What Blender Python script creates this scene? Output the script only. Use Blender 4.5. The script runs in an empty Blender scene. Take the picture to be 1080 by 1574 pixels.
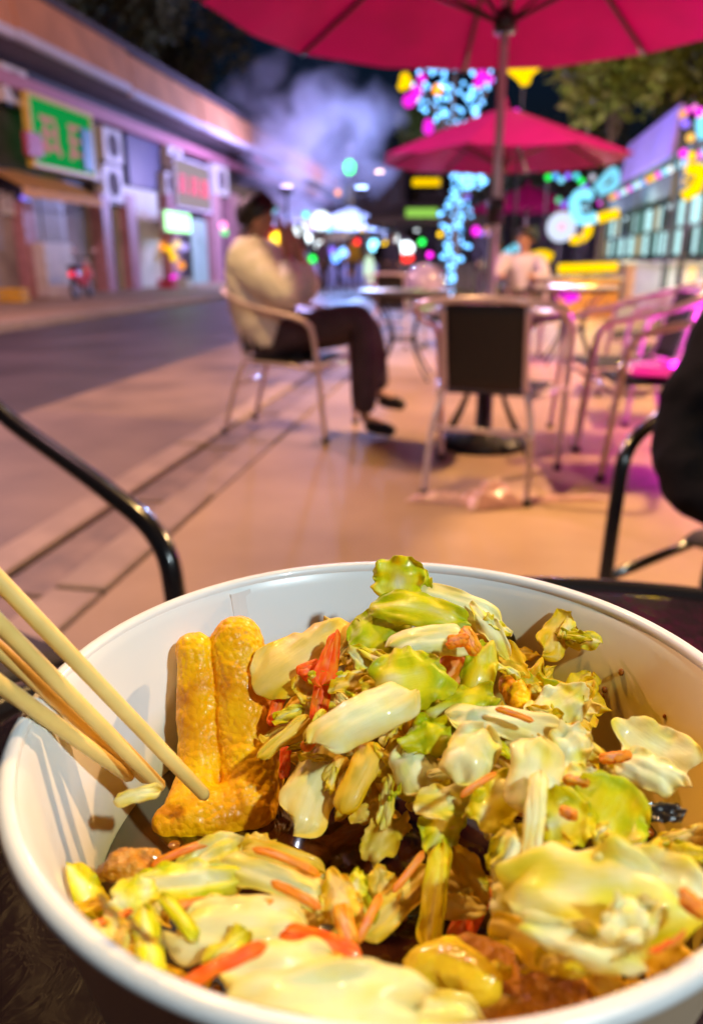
import bpy, bmesh, math, random
from mathutils import Vector, Matrix, noise
R_ = math.radians
random.seed(7)
sc = bpy.context.scene
col = sc.collection
# ------------------------------------------------------------------ camera, sky, sun, exposure
PITCH, YAW, CZ, FPX = R_(18.1), R_(9.1), .95, 1182.0
W_, H_ = 1080.0, 1574.0
cd = bpy.data.cameras.new('camera'); cam = bpy.data.objects.new('camera', cd); col.objects.link(cam)
cam.location = (0, 0, CZ); cam.rotation_euler = (math.pi/2 - PITCH, 0, YAW)
cd.sensor_fit = 'VERTICAL'; cd.sensor_height = 36.0; cd.lens = 36.0*FPX/H_
cd.clip_start = .01; cd.clip_end = 2000
cd.dof.use_dof = True; cd.dof.focus_distance = .228; cd.dof.aperture_fstop = cd.lens/2.7; cd.dof.aperture_blades = 0
sc.camera = cam
world = bpy.data.worlds.new('World'); sc.world = world; world.use_nodes = True
wn = world.node_tree.nodes; wl = world.node_tree.links
sky = wn.new('ShaderNodeTexSky'); sky.sky_type = 'NISHITA'; sky.sun_disc = False
sky.sun_elevation = R_(1.0); sky.sun_rotation = R_(200); sky.air_density = 1.6; sky.ozone_density = 6; sky.dust_density = .4
wl.new(sky.outputs[0], wn['Background'].inputs[0]); wn['Background'].inputs[1].default_value = .038
sd = bpy.data.lights.new('moon', 'SUN'); sd.energy = .02; sd.angle = R_(.5); sd.color = (.75, .8, 1)
so = bpy.data.objects.new('moon', sd); col.objects.link(so); so.rotation_euler = (R_(50), 0, R_(200))
vs = sc.view_settings; vs.view_transform = 'Standard'; vs.look = 'None'; vs.gamma = 1; vs.exposure = 0; vs.use_curve_mapping = False
sc.cycles.use_denoising = True
sc.cycles.max_bounces = 8; sc.cycles.diffuse_bounces = 4; sc.cycles.glossy_bounces = 3; sc.cycles.transmission_bounces = 4
sc.cycles.transparent_max_bounces = 8; sc.cycles.volume_bounces = 1; sc.cycles.sample_clamp_indirect = 4
sc.cycles.caustics_reflective = False; sc.cycles.caustics_refractive = False
# ------------------------------------------------------------------ geometry of the view (pixel of the 1080x1574 photo + real distance -> point)
cR = Vector((math.cos(YAW), math.sin(YAW), 0)); cH = Vector((-math.sin(YAW), math.cos(YAW), 0))
cF = cH*math.cos(PITCH) + Vector((0, 0, -math.sin(PITCH))); cU = cH*math.sin(PITCH) + Vector((0, 0, math.cos(PITCH)))
CAM = Vector((0, 0, CZ))
def ray(px, py): return cF + cR*((px-W_/2)/FPX) + cU*(-(py-H_/2)/FPX)
def onZ(px, py, z): d = ray(px, py); return CAM + d*((z-CZ)/d.z)
def onY(px, py, Y): d = ray(px, py); return CAM + d*(Y/d.y)
def onX(px, py, X): d = ray(px, py); return CAM + d*(X/d.x)
# ------------------------------------------------------------------ helpers
class MB:
    def __init__(s): s.v = []; s.f = []; s.sm = False
    def box(s, c, d, rot=None, taper=1.0):
        o = len(s.v); M = rot or Matrix.Identity(3)
        for z in (-.5, .5):
            k = taper if z > 0 else 1.0
            for x, y in ((-.5, -.5), (.5, -.5), (.5, .5), (-.5, .5)):
                s.v.append(Vector(c) + M @ Vector((x*d[0]*k, y*d[1]*k, z*d[2])))
        s.f += [tuple(o+i for i in q) for q in ((0, 3, 2, 1), (4, 5, 6, 7), (0, 1, 5, 4), (1, 2, 6, 5), (2, 3, 7, 6), (3, 0, 4, 7))]
        return s
    def tube(s, pts, r, n=10, caps=True, closed=False, flat=1.0):
        pts = [Vector(p) for p in pts]; rr = r if isinstance(r, (list, tuple)) else [r]*len(pts)
        o = len(s.v); N = len(pts); up = None
        for i, p in enumerate(pts):
            if closed: t = pts[(i+1) % N] - pts[i-1]
            else: t = pts[min(i+1, N-1)] - pts[max(i-1, 0)]
            t.normalize()
            if up is None:
                a = Vector((0, 0, 1)) if abs(t.z) < .9 else Vector((0, 1, 0))
                up = (a - t*a.dot(t)).normalized()
            else: up = (up - t*up.dot(t)).normalized()
            b = t.cross(up)
            for k in range(n):
                a = 2*math.pi*k/n
                s.v.append(p + up*(math.cos(a)*rr[i]*flat) + b*(math.sin(a)*rr[i]))
        for i in range(N if closed else N-1):
            for k in range(n):
                j = (i+1) % N
                s.f.append((o+i*n+k, o+i*n+(k+1) % n, o+j*n+(k+1) % n, o+j*n+k))
        if caps and not closed:
            s.f.append(tuple(o+k for k in range(n))[::-1]); s.f.append(tuple(o+(N-1)*n+k for k in range(n)))
        return s
    def lathe(s, prof, c=(0, 0, 0), n=32, closed=False, M=None, top=True):
        o = len(s.v); m = len(prof)
        for (r, z) in prof:
            for k in range(n):
                a = 2*math.pi*k/n; q = Vector((r*math.cos(a), r*math.sin(a), z))
                s.v.append(Vector(c) + (M @ q if M else q))
        for i in range(m if closed else m-1):
            j = (i+1) % m
            for k in range(n):
                s.f.append((o+i*n+k, o+i*n+(k+1) % n, o+j*n+(k+1) % n, o+j*n+k))
        if not closed:
            s.f.append(tuple(o+k for k in range(n))[::-1])
            if top: s.f.append(tuple(o+(m-1)*n+k for k in range(n)))
        return s
    def ball(s, c, r, nu=12, nv=8):
        rx, ry, rz = r if isinstance(r, (tuple, list)) else (r, r, r)
        o = len(s.v); c = Vector(c)
        s.v.append(c+Vector((0, 0, -rz)))
        for i in range(1, nv):
            a = -math.pi/2 + math.pi*i/nv
            for k in range(nu):
                b = 2*math.pi*k/nu
                s.v.append(c+Vector((rx*math.cos(a)*math.cos(b), ry*math.cos(a)*math.sin(b), rz*math.sin(a))))
        s.v.append(c+Vector((0, 0, rz))); t = len(s.v)-1
        for k in range(nu):
            s.f.append((o, o+1+(k+1) % nu, o+1+k)); s.f.append((t, t-nu+k, t-nu+(k+1) % nu))
        for i in range(nv-2):
            for k in range(nu):
                a = o+1+i*nu
                s.f.append((a+k, a+(k+1) % nu, a+nu+(k+1) % nu, a+nu+k))
        return s
    def build(s, name, m, parent=None, smooth=False, loc=None):
        me = bpy.data.meshes.new(name); me.from_pydata([tuple(p) for p in s.v], [], s.f); me.update()
        if smooth: me.shade_smooth()
        o = bpy.data.objects.new(name, me); col.objects.link(o)
        if m: me.materials.append(m)
        if parent: o.parent = parent
        if loc is not None: o.location = loc
        return o
def tag(o, label=None, cat=None, group=None, kind=None):
    if label: o['label'] = label
    if cat: o['category'] = cat
    if group: o['group'] = group
    if kind: o['kind'] = kind
    return o
def empty(name, loc, rz=0, label=None, cat=None, group=None):
    o = bpy.data.objects.new(name, None); col.objects.link(o); o.location = loc; o.rotation_euler = (0, 0, rz); o.empty_display_size = .05
    return tag(o, label, cat, group)
def copy_tree(o, parent=None):
    c = o.copy(); col.objects.link(c); c.parent = parent
    for ch in list(o.children): copy_tree(ch, c)
    return c
def smooth_path(P, n=8, closed=False):
    P = [Vector(p) for p in P]
    Q = [P[0]*2-P[1]] + P + [P[-1]*2-P[-2]]; o = []
    for i in range(1, len(Q)-2):
        a, b, c, d = Q[i-1:i+3]
        for k in range(n):
            t = k/n
            o.append(((b*2)+(c-a)*t+(a*2-b*5+c*4-d)*t*t+(b*3-a-c*3+d)*t**3)*.5)
    o.append(P[-1]); return o
def bevel(o, w=.004, seg=2):
    m = o.modifiers.new('bevel', 'BEVEL'); m.width = w; m.segments = seg; m.limit_method = 'ANGLE'; return o
# ------------------------------------------------------------------ materials
def mat(name, c, rough=.6, metal=0, var=.12, scale=6, bump=0, bscale=40, c2=None, spec=.5, coat=0, sss=0, trans=0, detail=6):
    m = bpy.data.materials.new(name); m.use_nodes = True; nt = m.node_tree; b = nt.nodes['Principled BSDF']
    b.inputs['Roughness'].default_value = rough; b.inputs['Metallic'].default_value = metal
    b.inputs['Specular IOR Level'].default_value = spec; b.inputs['Coat Weight'].default_value = coat; b.inputs['Coat Roughness'].default_value = .08
    if sss: b.inputs['Subsurface Weight'].default_value = sss; b.inputs['Subsurface Radius'].default_value = (1, .6, .15); b.inputs['Subsurface Scale'].default_value = .004
    if trans: b.inputs['Transmission Weight'].default_value = trans
    tc = nt.nodes.new('ShaderNodeTexCoord'); nz = nt.nodes.new('ShaderNodeTexNoise'); nz.inputs['Scale'].default_value = scale; nz.inputs['Detail'].default_value = detail
    nt.links.new(tc.outputs['Object'], nz.inputs['Vector'])
    rp = nt.nodes.new('ShaderNodeValToRGB'); rp.color_ramp.elements[0].position = .3; rp.color_ramp.elements[1].position = .7
    ca = [x*(1-var) for x in c]; cb = list(c2) if c2 else [min(1, x*(1+var)) for x in c]
    rp.color_ramp.elements[0].color = (*ca, 1); rp.color_ramp.elements[1].color = (*cb, 1)
    nt.links.new(nz.outputs['Fac'], rp.inputs['Fac']); nt.links.new(rp.outputs['Color'], b.inputs['Base Color'])
    if bump:
        n2 = nt.nodes.new('ShaderNodeTexNoise'); n2.inputs['Scale'].default_value = bscale; n2.inputs['Detail'].default_value = 8
        nt.links.new(tc.outputs['Object'], n2.inputs['Vector'])
        bp = nt.nodes.new('ShaderNodeBump'); bp.inputs['Strength'].default_value = bump; bp.inputs['Distance'].default_value = .01
        nt.links.new(n2.outputs['Fac'], bp.inputs['Height']); nt.links.new(bp.outputs['Normal'], b.inputs['Normal'])
    return m
def emit(name, c, s):
    m = bpy.data.materials.new(name); m.use_nodes = True; nt = m.node_tree; nt.nodes.clear()
    e = nt.nodes.new('ShaderNodeEmission'); e.inputs[0].default_value = (*c, 1); e.inputs[1].default_value = s
    o = nt.nodes.new('ShaderNodeOutputMaterial'); nt.links.new(e.outputs[0], o.inputs[0]); return m
M = {}
M['pave'] = mat('pavement concrete', (.40, .265, .155), .6, var=.25, scale=.9, bump=.3, bscale=50, c2=(.56, .39, .245), detail=10)
M['asphalt'] = mat('asphalt', (.045, .036, .050), .42, var=.3, scale=.8, bump=.35, bscale=90, c2=(.085, .068, .085))
M['shoulder'] = mat('dusty concrete shoulder', (.17, .115, .085), .6, var=.35, scale=1.1, bump=.35, bscale=50, c2=(.30, .21, .155))
M['kerb'] = mat('kerb stone', (.36, .26, .20), .6, var=.2, scale=5, bump=.3)
M['gutter'] = mat('gutter stone', (.22, .15, .11), .6, var=.4, scale=6, bump=.4)
M['gloss_black'] = mat('black lacquered tube', (.012, .010, .011), .22, var=.1, coat=.5)
M['steel'] = mat('pale painted steel tube', (.66, .52, .62), .3, .25, var=.08, scale=20, coat=.3)
M['sling'] = mat('dark woven sling', (.012, .010, .012), .6, var=.3, scale=120, bump=.4, bscale=300)
M['pale_table'] = mat('pale glossy tabletop', (.50, .46, .48), .25, var=.08)
M['dark_metal'] = mat('dark metal', (.03, .028, .03), .4, .4)
M['red_cloth'] = mat('red parasol cloth', (.54, .004, .30), .7, var=.08, scale=4, bump=.1, bscale=200)
def translucent(m, fac):
    nt = m.node_tree; b = nt.nodes['Principled BSDF']; out = nt.nodes['Material Output']
    tl = nt.nodes.new('ShaderNodeBsdfTranslucent'); ms = nt.nodes.new('ShaderNodeMixShader'); ms.inputs[0].default_value = fac
    nt.links.new(b.inputs['Base Color'].links[0].from_socket, tl.inputs[0]); nt.links.new(b.outputs[0], ms.inputs[1]); nt.links.new(tl.outputs[0], ms.inputs[2]); nt.links.new(ms.outputs[0], out.inputs[0])
translucent(M['red_cloth'], .42)
M['white_plastic'] = mat('white plastic', (.62, .58, .55), .5)
M['wall_warm'] = mat('rendered wall', (.32, .25, .22), .8, var=.25, scale=1.2, bump=.2)
M['fascia'] = mat('terracotta fascia', (.60, .25, .11), .7, var=.2, scale=1.0)
M['lilac'] = mat('pale lilac trim', (.55, .50, .58), .6)
M['pink_paint'] = mat('pink painted beam', (.45, .16, .20), .6)
M['soffit'] = mat('grimy soffit', (.11, .08, .09), .8, var=.3)
M['dark_wall'] = mat('dark shopfront', (.045, .032, .035), .6, var=.4, scale=2)
M['navy'] = mat('navy shutter', (.035, .035, .10), .5)
M['skin'] = mat('skin', (.55, .30, .21), .5, sss=.1)
M['hair'] = mat('black hair', (.010, .008, .008), .5)
M['bark'] = mat('bark', (.07, .05, .035), .85, var=.4, scale=12, bump=.5)
# ------------------------------------------------------------------ ground, kerbs, road
def slab(name, x0, x1, y0, y1, z, m, th=.3):
    o = MB().box(((x0+x1)/2, (y0+y1)/2, z-th/2), (x1-x0, y1-y0, th)).build(name, m); return tag(o, kind='structure')
slab('ground', -400, 400, -60, 600, -.16, M['asphalt'], .2)
slab('road', -7.2, -1.62, -40, 120, -.09, M['asphalt'], .06)
slab('road_shoulder', -3.1, -1.62, -40, 60, -.062, M['shoulder'], .02)
slab('pavement', -1.06, 30, -40, 120, 0, M['pave'])
slab('pavement_far', -30, -7.45, -40, 120, .03, M['pave'])
for nm, x, w, z, m in (('kerb', -1.16, .17, .004, M['kerb']), ('gutter', -1.37, .2, -.035, M['gutter']), ('kerb', -1.56, .16, -.02, M['kerb'])):
    k = empty(nm, (x, 0, 0)); tag(k, kind='structure')
    mb = bevel(MB().box((0, 0, -.1), (w, .985, .2)).build('stone', m, k), .012)
    for i in range(26):
        o = mb if i == 0 else mb.copy()
        if i: col.objects.link(o); o.parent = k
        o.location = (random.uniform(-.004, .004), -.5+i*1.0, z+random.uniform(-.004, .004)); o.rotation_euler = (random.uniform(-.004, .004), random.uniform(-.006, .006), random.uniform(-.003, .003))
k = empty('kerb_far', (-7.32, 0, 0)); tag(k, kind='structure')
mb = bevel(MB().box((0, 0, -.1), (.24, .985, .2)).build('stone', M['kerb'], k), .015)
for i in range(36):
    o = mb if i == 0 else mb.copy()
    if i: col.objects.link(o); o.parent = k
    o.location = (random.uniform(-.005, .005), 6+i*1.0, .045+random.uniform(-.005, .005))
# ------------------------------------------------------------------ lamps that light the near scene (assumed or added out of frame, except the farthest street lamp)
def lamp_light(parent, loc, energy, color, radius, spot=None):
    ld = bpy.data.lights.new('lamp_light', 'SPOT' if spot else 'POINT'); ld.energy = energy
    ld.color = color; ld.shadow_soft_size = radius
    if spot: ld.spot_size = R_(spot); ld.spot_blend = .6
    lo = bpy.data.objects.new('lamp_light', ld); col.objects.link(lo); lo.parent = parent; lo.location = loc
    if spot: lo.rotation_euler = (math.pi-.15, 0, 0)
    return lo
def street_lamp(loc, h, arm, color, energy, label, es=20, rz=0, group=None):
    r = empty('street_lamp', loc, rz, label, 'street lamp', group)
    MB().tube([(0, 0, 0), (0, 0, h-.5)], [.07, .045], 12).tube(smooth_path([(0, 0, h-.5), (0, 0, h-.15), (arm*.3, 0, h+.05), (arm, 0, h+.1)]), .035, 10).build('pole', M['dark_metal'], r, True)
    MB().lathe([(.11, 0), (.1, .35), (.075, .4)], n=16).build('base', M['dark_metal'], r, True)
    MB().ball((arm+.2, 0, h+.1), (.32, .13, .06)).build('lamp_head', M['dark_metal'], r, True)
    MB().ball((arm+.2, 0, h+.05), (.24, .10, .04)).build('lens', emit('lamp lens', color, es), r, True)
    lamp_light(r, (arm+.2, 0, h-.08), energy, color, .12)
    return r
WARM = (1, .60, .22)
street_lamp((-1.95, 2.25, -.05), 4.6, .45, WARM, 620, 'unseen tall warm street lamp assumed on the kerb left of the near table')  # unseen lamp, assumed for the warm light on paving and bowl
street_lamp((4.9, 6.2, 0), 5.0, -1.6, (1, .58, .26), 2600, 'unseen warm street lamp added beside the stalls right of the chairs')  # added out of frame to warm the paving and the parasol cloth
street_lamp((-8.2, 7.5, 0), 6.0, 1.5, (1, .54, .64), 2400, 'unseen pinkish street lamp added on the far pavement before the shops')  # added out of frame to brighten and tint the shopfronts and road
street_lamp((-8.0, 50.0, 0), 6.0, 1.5, (1, .62, .45), 1200, 'warm street lamp at the far end of the shop row')
# assumed cool hanging bulb above the near table, unseen behind the viewer
r = empty('assumed_hanging_lamp', (.75, -.62, 0), 0, 'unseen white hanging bulb lamp assumed on a thin post beside the near table', 'lamp')
r.location = (.80, -.45, 0)
MB().tube(smooth_path([(.35, 0, 0), (.35, 0, 1.2), (.33, 0, 2.0), (.2, 0, 2.2), (0, 0, 2.16), (0, 0, 2.08)]), .012).build('post', M['dark_metal'], r, True)
MB().lathe([(.14, 0), (.13, .02), (.02, .03)], (.35, 0, 0), 20).build('base', M['dark_metal'], r)
MB().lathe([(.012, 0), (.02, .06), (.035, .07)], (0, 0, 1.99), 16).build('socket', M['white_plastic'], r, True)
MB().ball((0, 0, 1.93), .05, 16, 12).build('bulb', emit('cool bulb', (.86, .95, 1), 30), r, True)
lamp_light(r, (0, 0, 1.86), 76, (.78, .95, 1), .035)
# ------------------------------------------------------------------ chairs
HALF = [(.25, -.31, 0), (.258, -.285, .3), (.265, -.258, .55), (.27, -.225, .635), (.27, -.12, .675), (.275, .1, .72), (.25, .24, .775), (.15, .31, .80), (0, .33, .81)]
def make_chair(fm, sm, tr=.0125, wx=1.0):
    r = empty('tube_chair', (0, 0, 0))
    path = smooth_path([(x*wx, y, z) for x, y, z in HALF] + [(-x*wx, y, z) for x, y, z in HALF[-2::-1]], 7)
    MB().tube(path, tr, 12).build('arm_frame', fm, r, True)
    for s in (-1, 1):
        MB().tube(smooth_path([(s*.165, .295, .79), (s*.165, .22, .50), (s*.175, .20, .43), (s*.205, .25, .28), (s*.215, .33, 0)]), tr*.9, 10).build('leg', fm, r, True)
        MB().tube([(s*.262*wx, -.272, .40), (s*.2, .2, .42)], tr*.75, 8).build('side_rail', fm, r, True)
        for (x, y) in ((s*.25*wx, -.31), (s*.215, .33)):
            MB().lathe([(tr*1.25, 0), (tr*1.3, .025), (tr*1.05, .03)], (x, y, -.001), 12).build('foot_cap', M['dark_metal'], r, True)
    MB().tube([(-.258*wx, -.274, .39), (.258*wx, -.274, .39)], tr*.75, 8).build('stretcher', fm, r, True)
    MB().tube([(-.205, .25, .28), (.205, .25, .28)], tr*.7, 8).build('stretcher', fm, r, True)
    # seat: slightly dished sling
    mb = MB(); nx, ny = 8, 8
    for k, dz in ((0, 0), (1, -.012)):
        for j in range(ny+1):
            for i in range(nx+1):
                u, v = i/nx*2-1, j/ny
                w = .235 - .04*v
                mb.v.append(Vector((u*w, (-.25 if wx > 1 else -.03)+v*(.45 if wx > 1 else .23), .435+dz-.012*(1-u*u)*(math.sin(v*math.pi))-.01*(v < .08))))
    n1 = (nx+1)*(ny+1)
    for j in range(ny):
        for i in range(nx):
            a = j*(nx+1)+i; mb.f.append((a, a+1, a+nx+2, a+nx+1)); mb.f.append((n1+a+nx+1, n1+a+nx+2, n1+a+1, n1+a))
    for i in range(nx):
        mb.f.append((i+1, i, n1+i, n1+i+1)); a = ny*(nx+1)+i; mb.f.append((a, a+1, n1+a+1, n1+a))
    for j in range(ny):
        a = j*(nx+1); b = a+nx; mb.f.append((a, a+nx+1, n1+a+nx+1, n1+a)); mb.f.append((b+nx+1, b, n1+b, n1+b+nx+1))
    mb.build('seat', sm, r, True)
    mb = MB(); nx, ny = 8, 8
    for k, dy in ((0, 0), (1, .012)):
        for j in range(ny+1):
            for i in range(nx+1):
                u, v = i/nx*2-1, j/ny
                mb.v.append(Vector((u*(.150+.012*v), .205+v*.085+dy+.018*(1-u*u), .445+v*.345)))
    for j in range(ny):
        for i in range(nx):
            a = j*(nx+1)+i; mb.f.append((a, a+1, a+nx+2, a+nx+1)); mb.f.append((n1+a+nx+1, n1+a+nx+2, n1+a+1, n1+a))
    for i in range(nx):
        mb.f.append((i+1, i, n1+i, n1+i+1)); a = ny*(nx+1)+i; mb.f.append((a, a+1, n1+a+1, n1+a))
    for j in range(ny):
        a = j*(nx+1); b = a+nx; mb.f.append((a, a+nx+1, n1+a+nx+1, n1+a)); mb.f.append((b+nx+1, b, n1+b, n1+b+nx+1))
    mb.build('backrest', sm, r, True)
    return r
chair_s = make_chair(M['steel'], M['sling'], .0155, 1.13); used = [False]
chair_b = make_chair(M['gloss_black'], M['sling'], .0130); usedb = [False]
def put_chair(x, y, rz, label, black=False, group=None):
    proto, flag = (chair_b, usedb) if black else (chair_s, used)
    o = copy_tree(proto) if flag[0] else proto
    flag[0] = True; o.location = (x, y, 0); o.rotation_euler = (0, 0, rz)
    return tag(o, label, 'chair', group or ('black chairs at the near table' if black else 'steel tube chairs on the pavement'))
put_chair(-.694, .702, 1.0, 'black tube armchair left of the near table, its curved arm showing', True)
put_chair(.627, 1.402, -.676, 'black tube armchair at right under the person in black', True)
put_chair(-1.06, 4.37, R_(82), 'steel tube armchair that the person in white jacket sits on')
put_chair(.075, 3.42, R_(170), 'steel armchair with dark back, turned away in front of the parasol table')
put_chair(.87, 3.80, R_(-86), 'nearest steel armchair of the right row, painted magenta glow on its seat')
put_chair(.80, 4.42, R_(-82), 'second steel armchair in the row at right of the parasol table')
put_chair(1.22, 5.05, R_(-92), 'third steel armchair in the row at right of the parasol table')
put_chair(-.95, 9.2, R_(170), 'distant steel armchair beside the purple balloon')
put_chair(1.25, 6.1, R_(-100), 'farthest steel armchair of the right row near the stalls')
# pad added to paint the magenta glow on a seat
def pad(name, c, d, m, rz=0, puff=.5):
    mb = MB(); n = 10
    for s in (1, -1):
        for j in range(n+1):
            for i in range(n+1):
                u, v = i/n*2-1, j/n*2-1
                h = ((1-u**4)*(1-v**4))**puff
                mb.v.append(Vector((u*d[0]/2*(1-.06*v*v), v*d[1]/2*(1-.06*u*u), s*d[2]/2*h)))
    n1 = (n+1)**2
    for j in range(n):
        for i in range(n):
            a = j*(n+1)+i; mb.f.append((a, a+1, a+n+2, a+n+1)); mb.f.append((n1+a+n+1, n1+a+n+2, n1+a+1, n1+a))
    o = mb.build(name, m, None, True, c); o.rotation_euler = (0, 0, rz); return o
M['magenta_glow'] = mat('painted magenta glow', (.80, .03, .62), .25, coat=.3)
tag(pad('magenta_glow_pad', (.90, 3.80, .466), (.44, .44, .06), M['magenta_glow']), 'added pad painting magenta light on the nearest chair of the right row', 'light_patch')
# ------------------------------------------------------------------ tables and parasols
def round_table(x, y, R, h, top, label, name='round_table', legs=True, group=None):
    r = empty(name, (x, y, 0), 0, label, 'table', group)
    MB().lathe([(R-.03, -.028), (R-.004, -.024), (R, -.012), (R-.003, -.002), (R-.016, 0)], (0, 0, h), 64).build('tabletop', top, r, True)
    MB().tube([(R*.92*math.cos(a*math.pi/24), R*.92*math.sin(a*math.pi/24), h-.042) for a in range(48)], .013, 8, closed=True).build('apron_ring', M['dark_metal'], r, True)
    for k in range(4):
        a = R_(45+90*k); c, s = math.cos(a), math.sin(a)
        MB().tube(smooth_path([(R*.85*c, R*.85*s, h-.04), (R*.5*c, R*.5*s, h*.72), (R*.32*c, R*.32*s, h*.45), (R*.55*c, R*.55*s, .14), (R*.84*c, R*.84*s, .0)]), .0105, 8).build('leg', M['dark_metal'], r, True)
    MB().tube([(R*.33*math.cos(a*math.pi/16), R*.33*math.sin(a*math.pi/16), h*.45) for a in range(32)], .009, 8, closed=True).build('leg_ring', M['dark_metal'], r, True)
    return r
round_table(.055, 4.125, .38, .72, M['pale_table'], 'pale round table pierced by the near red parasol pole')
round_table(-.62, 6.6, .40, .72, mat('grey tabletop', (.16, .16, .20), .35), 'pale round table behind the knees of the seated person')
round_table(.9, 7.9, .40, .72, M['pale_table'], 'round table before the person in white behind the parasol pole')
M['pole'] = mat('parasol pole', (.60, .58, .62), .35, .3)
def parasol(x, y, R, z_edge, z_top, rz, label, tint=0):
    r = empty('parasol', (x, y, 0), rz, label, 'parasol', 'red octagonal parasols')
    mb = MB(); n = 8; rings = 6
    for s in (0, 1):
        mb.v.append(Vector((0, 0, z_top - s*.006)))
        for i in range(1, rings+1):
            t = i/rings
            for k in range(n*4):
                a = 2*math.pi*k/(n*4); kk = (k % 4)/4.0
                edge = math.cos(math.pi/n)/math.cos((kk-.5)*2*math.pi/n) if True else 1
                sag = .05*t*t*(1-abs(kk-.5)*2)*(1 if k % 4 else 0)
                rad = R*t*(math.cos(math.pi/n)/math.cos(((k % 4)/4-.5)*2*math.pi/n))
                z = z_top + (z_edge-z_top)*(t**1.08) - sag*.6 - s*.006
                mb.v.append(Vector((rad*math.cos(a), rad*math.sin(a), z)))
    m = n*4; n1 = 1+rings*m
    for s in (0, 1):
        o = s*n1
        for k in range(m):
            q = (o, o+1+k, o+1+(k+1) % m); mb.f.append(q if s == 0 else q[::-1])
            for i in range(rings-1):
                a = o+1+i*m
                q = (a+k, a+m+k, a+m+(k+1) % m, a+(k+1) % m); mb.f.append(q if s == 0 else q[::-1])
    a = 1+(rings-1)*m
    for k in range(m): mb.f.append((a+k, n1+a+k, n1+a+(k+1) % m, a+(k+1) % m))
    cn = mb.build('canopy', M['red_cloth'], r)
    for k in range(n):
        an = 2*math.pi*k/n; c, s = math.cos(an), math.sin(an)
        MB().tube([(.05*c, .05*s, z_top-.05), (R*.5*c, R*.5*s, z_top+(z_edge-z_top)*.5**1.08-.028), (R*.985*c, R*.985*s, z_edge-.018)], .012, 6).build('rib', M['dark_metal'], r, True)
        MB().tube([(.04*c, .04*s, z_top-.62), (R*.5*c, R*.5*s, z_top+(z_edge-z_top)*.5-.045)], .009, 6).build('strut', M['dark_metal'], r, True)
    MB().tube([(0, 0, .02), (0, 0, z_top-.02)], .021, 14).build('pole', M['pole'], r, True)
    MB().lathe([(.05, -.05), (.055, 0), (.03, .05)], (0, 0, z_top-.62), 16).build('runner', M['dark_metal'], r, True)
    MB().lathe([(.03, 0), (.045, .02), (.02, .09), (.008, .12)], (0, 0, z_top), 12).build('finial', M['red_cloth'], r, True)
    MB().lathe([(.235, 0), (.235, .03), (.215, .05), (.07, .065), (.045, .08), (.04, .38), (.035, .4)], (0, 0, .001), 40).build('base', M['dark_metal'], r, True)
    MB().lathe([(.04, 0), (.042, .1), (.036, .12)], (0, 0, 1.12), 14).build('clamp', M['dark_metal'], r, True)
    MB().tube([(.03, 0, 1.16), (.16, 0, 1.16)], .012, 8).build('crank', M['white_plastic'], r, True)
    return r
parasol(.055, 4.125, 1.43, 2.10, 2.62, R_(99.1), 'near red parasol overhead, its underside and ribs filling the top')
parasol(.18, 10.2, 1.50, 2.10, 2.66, R_(75), 'second red parasol with pale lit top behind the near pole')
parasol(1.05, 21.0, 1.50, 2.15, 2.72, R_(60), 'small far red parasol half hidden behind the near pole')
# near table with dark rippled glass
def ripple_glass():
    m = mat('dark rippled glass', (.012, .008, .012), .12, var=.5, scale=9, coat=.2)
    nt = m.node_tree; b = nt.nodes['Principled BSDF']
    tc = nt.nodes.new('ShaderNodeTexCoord'); mp = nt.nodes.new('ShaderNodeMapping'); mp.inputs['Scale'].default_value = (60, 38, 1); mp.inputs['Rotation'].default_value = (0, 0, .4)
    nz = nt.nodes.new('ShaderNodeTexNoise'); nz.inputs['Scale'].default_value = 1; nz.inputs['Detail'].default_value = 3; nz.inputs['Distortion'].default_value = 1.2
    bp = nt.nodes.new('ShaderNodeBump'); bp.inputs['Strength'].default_value = .35; bp.inputs['Distance'].default_value = .002
    nt.links.new(tc.outputs['Object'], mp.inputs['Vector']); nt.links.new(mp.outputs[0], nz.inputs['Vector']); nt.links.new(nz.outputs['Fac'], bp.inputs['Height']); nt.links.new(bp.outputs[0], b.inputs['Normal'])
    return m
M['ripple'] = ripple_glass()
r = round_table(.10, .16, .372, .728, M['ripple'], 'dark rippled glass table under the white paper bowl')
r_rim = MB().tube([(.378*math.cos(a*math.pi/48), .378*math.sin(a*math.pi/48), .718) for a in range(96)], .012, 10, closed=True).build('edge_ring', M['gloss_black'], r, True)
# ------------------------------------------------------------------ people
def skin_mesh(name, verts, edges, m, parent, sub=2):
    me = bpy.data.meshes.new(name); me.from_pydata([v[:3] for v in verts], edges, []); me.update()
    o = bpy.data.objects.new(name, me); col.objects.link(o); o.parent = parent
    sk = o.modifiers.new('skin', 'SKIN'); sk.use_smooth_shade = True
    lay = me.skin_vertices[0].data
    for i, v in enumerate(verts):
        rr = v[3]; lay[i].radius = (rr, rr) if not isinstance(rr, tuple) else rr
        lay[i].use_root = (i == 0)
    s = o.modifiers.new('sub', 'SUBSURF'); s.levels = sub; s.render_levels = sub
    me.materials.append(m); return o
def chain(lst):  # [(root chains)] -> verts, edges ; chains share points by key
    vs_, es_, idx = [], [], {}
    for ch in lst:
        prev = None
        for key, p in ch:
            if key not in idx: idx[key] = len(vs_); vs_.append(p)
            if prev is not None: es_.append((prev, idx[key]))
            prev = idx[key]
    return vs_, es_
FOLD = bpy.data.textures.new('folds', 'CLOUDS'); FOLD.noise_scale = .075; FOLD.noise_depth = 2
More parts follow.
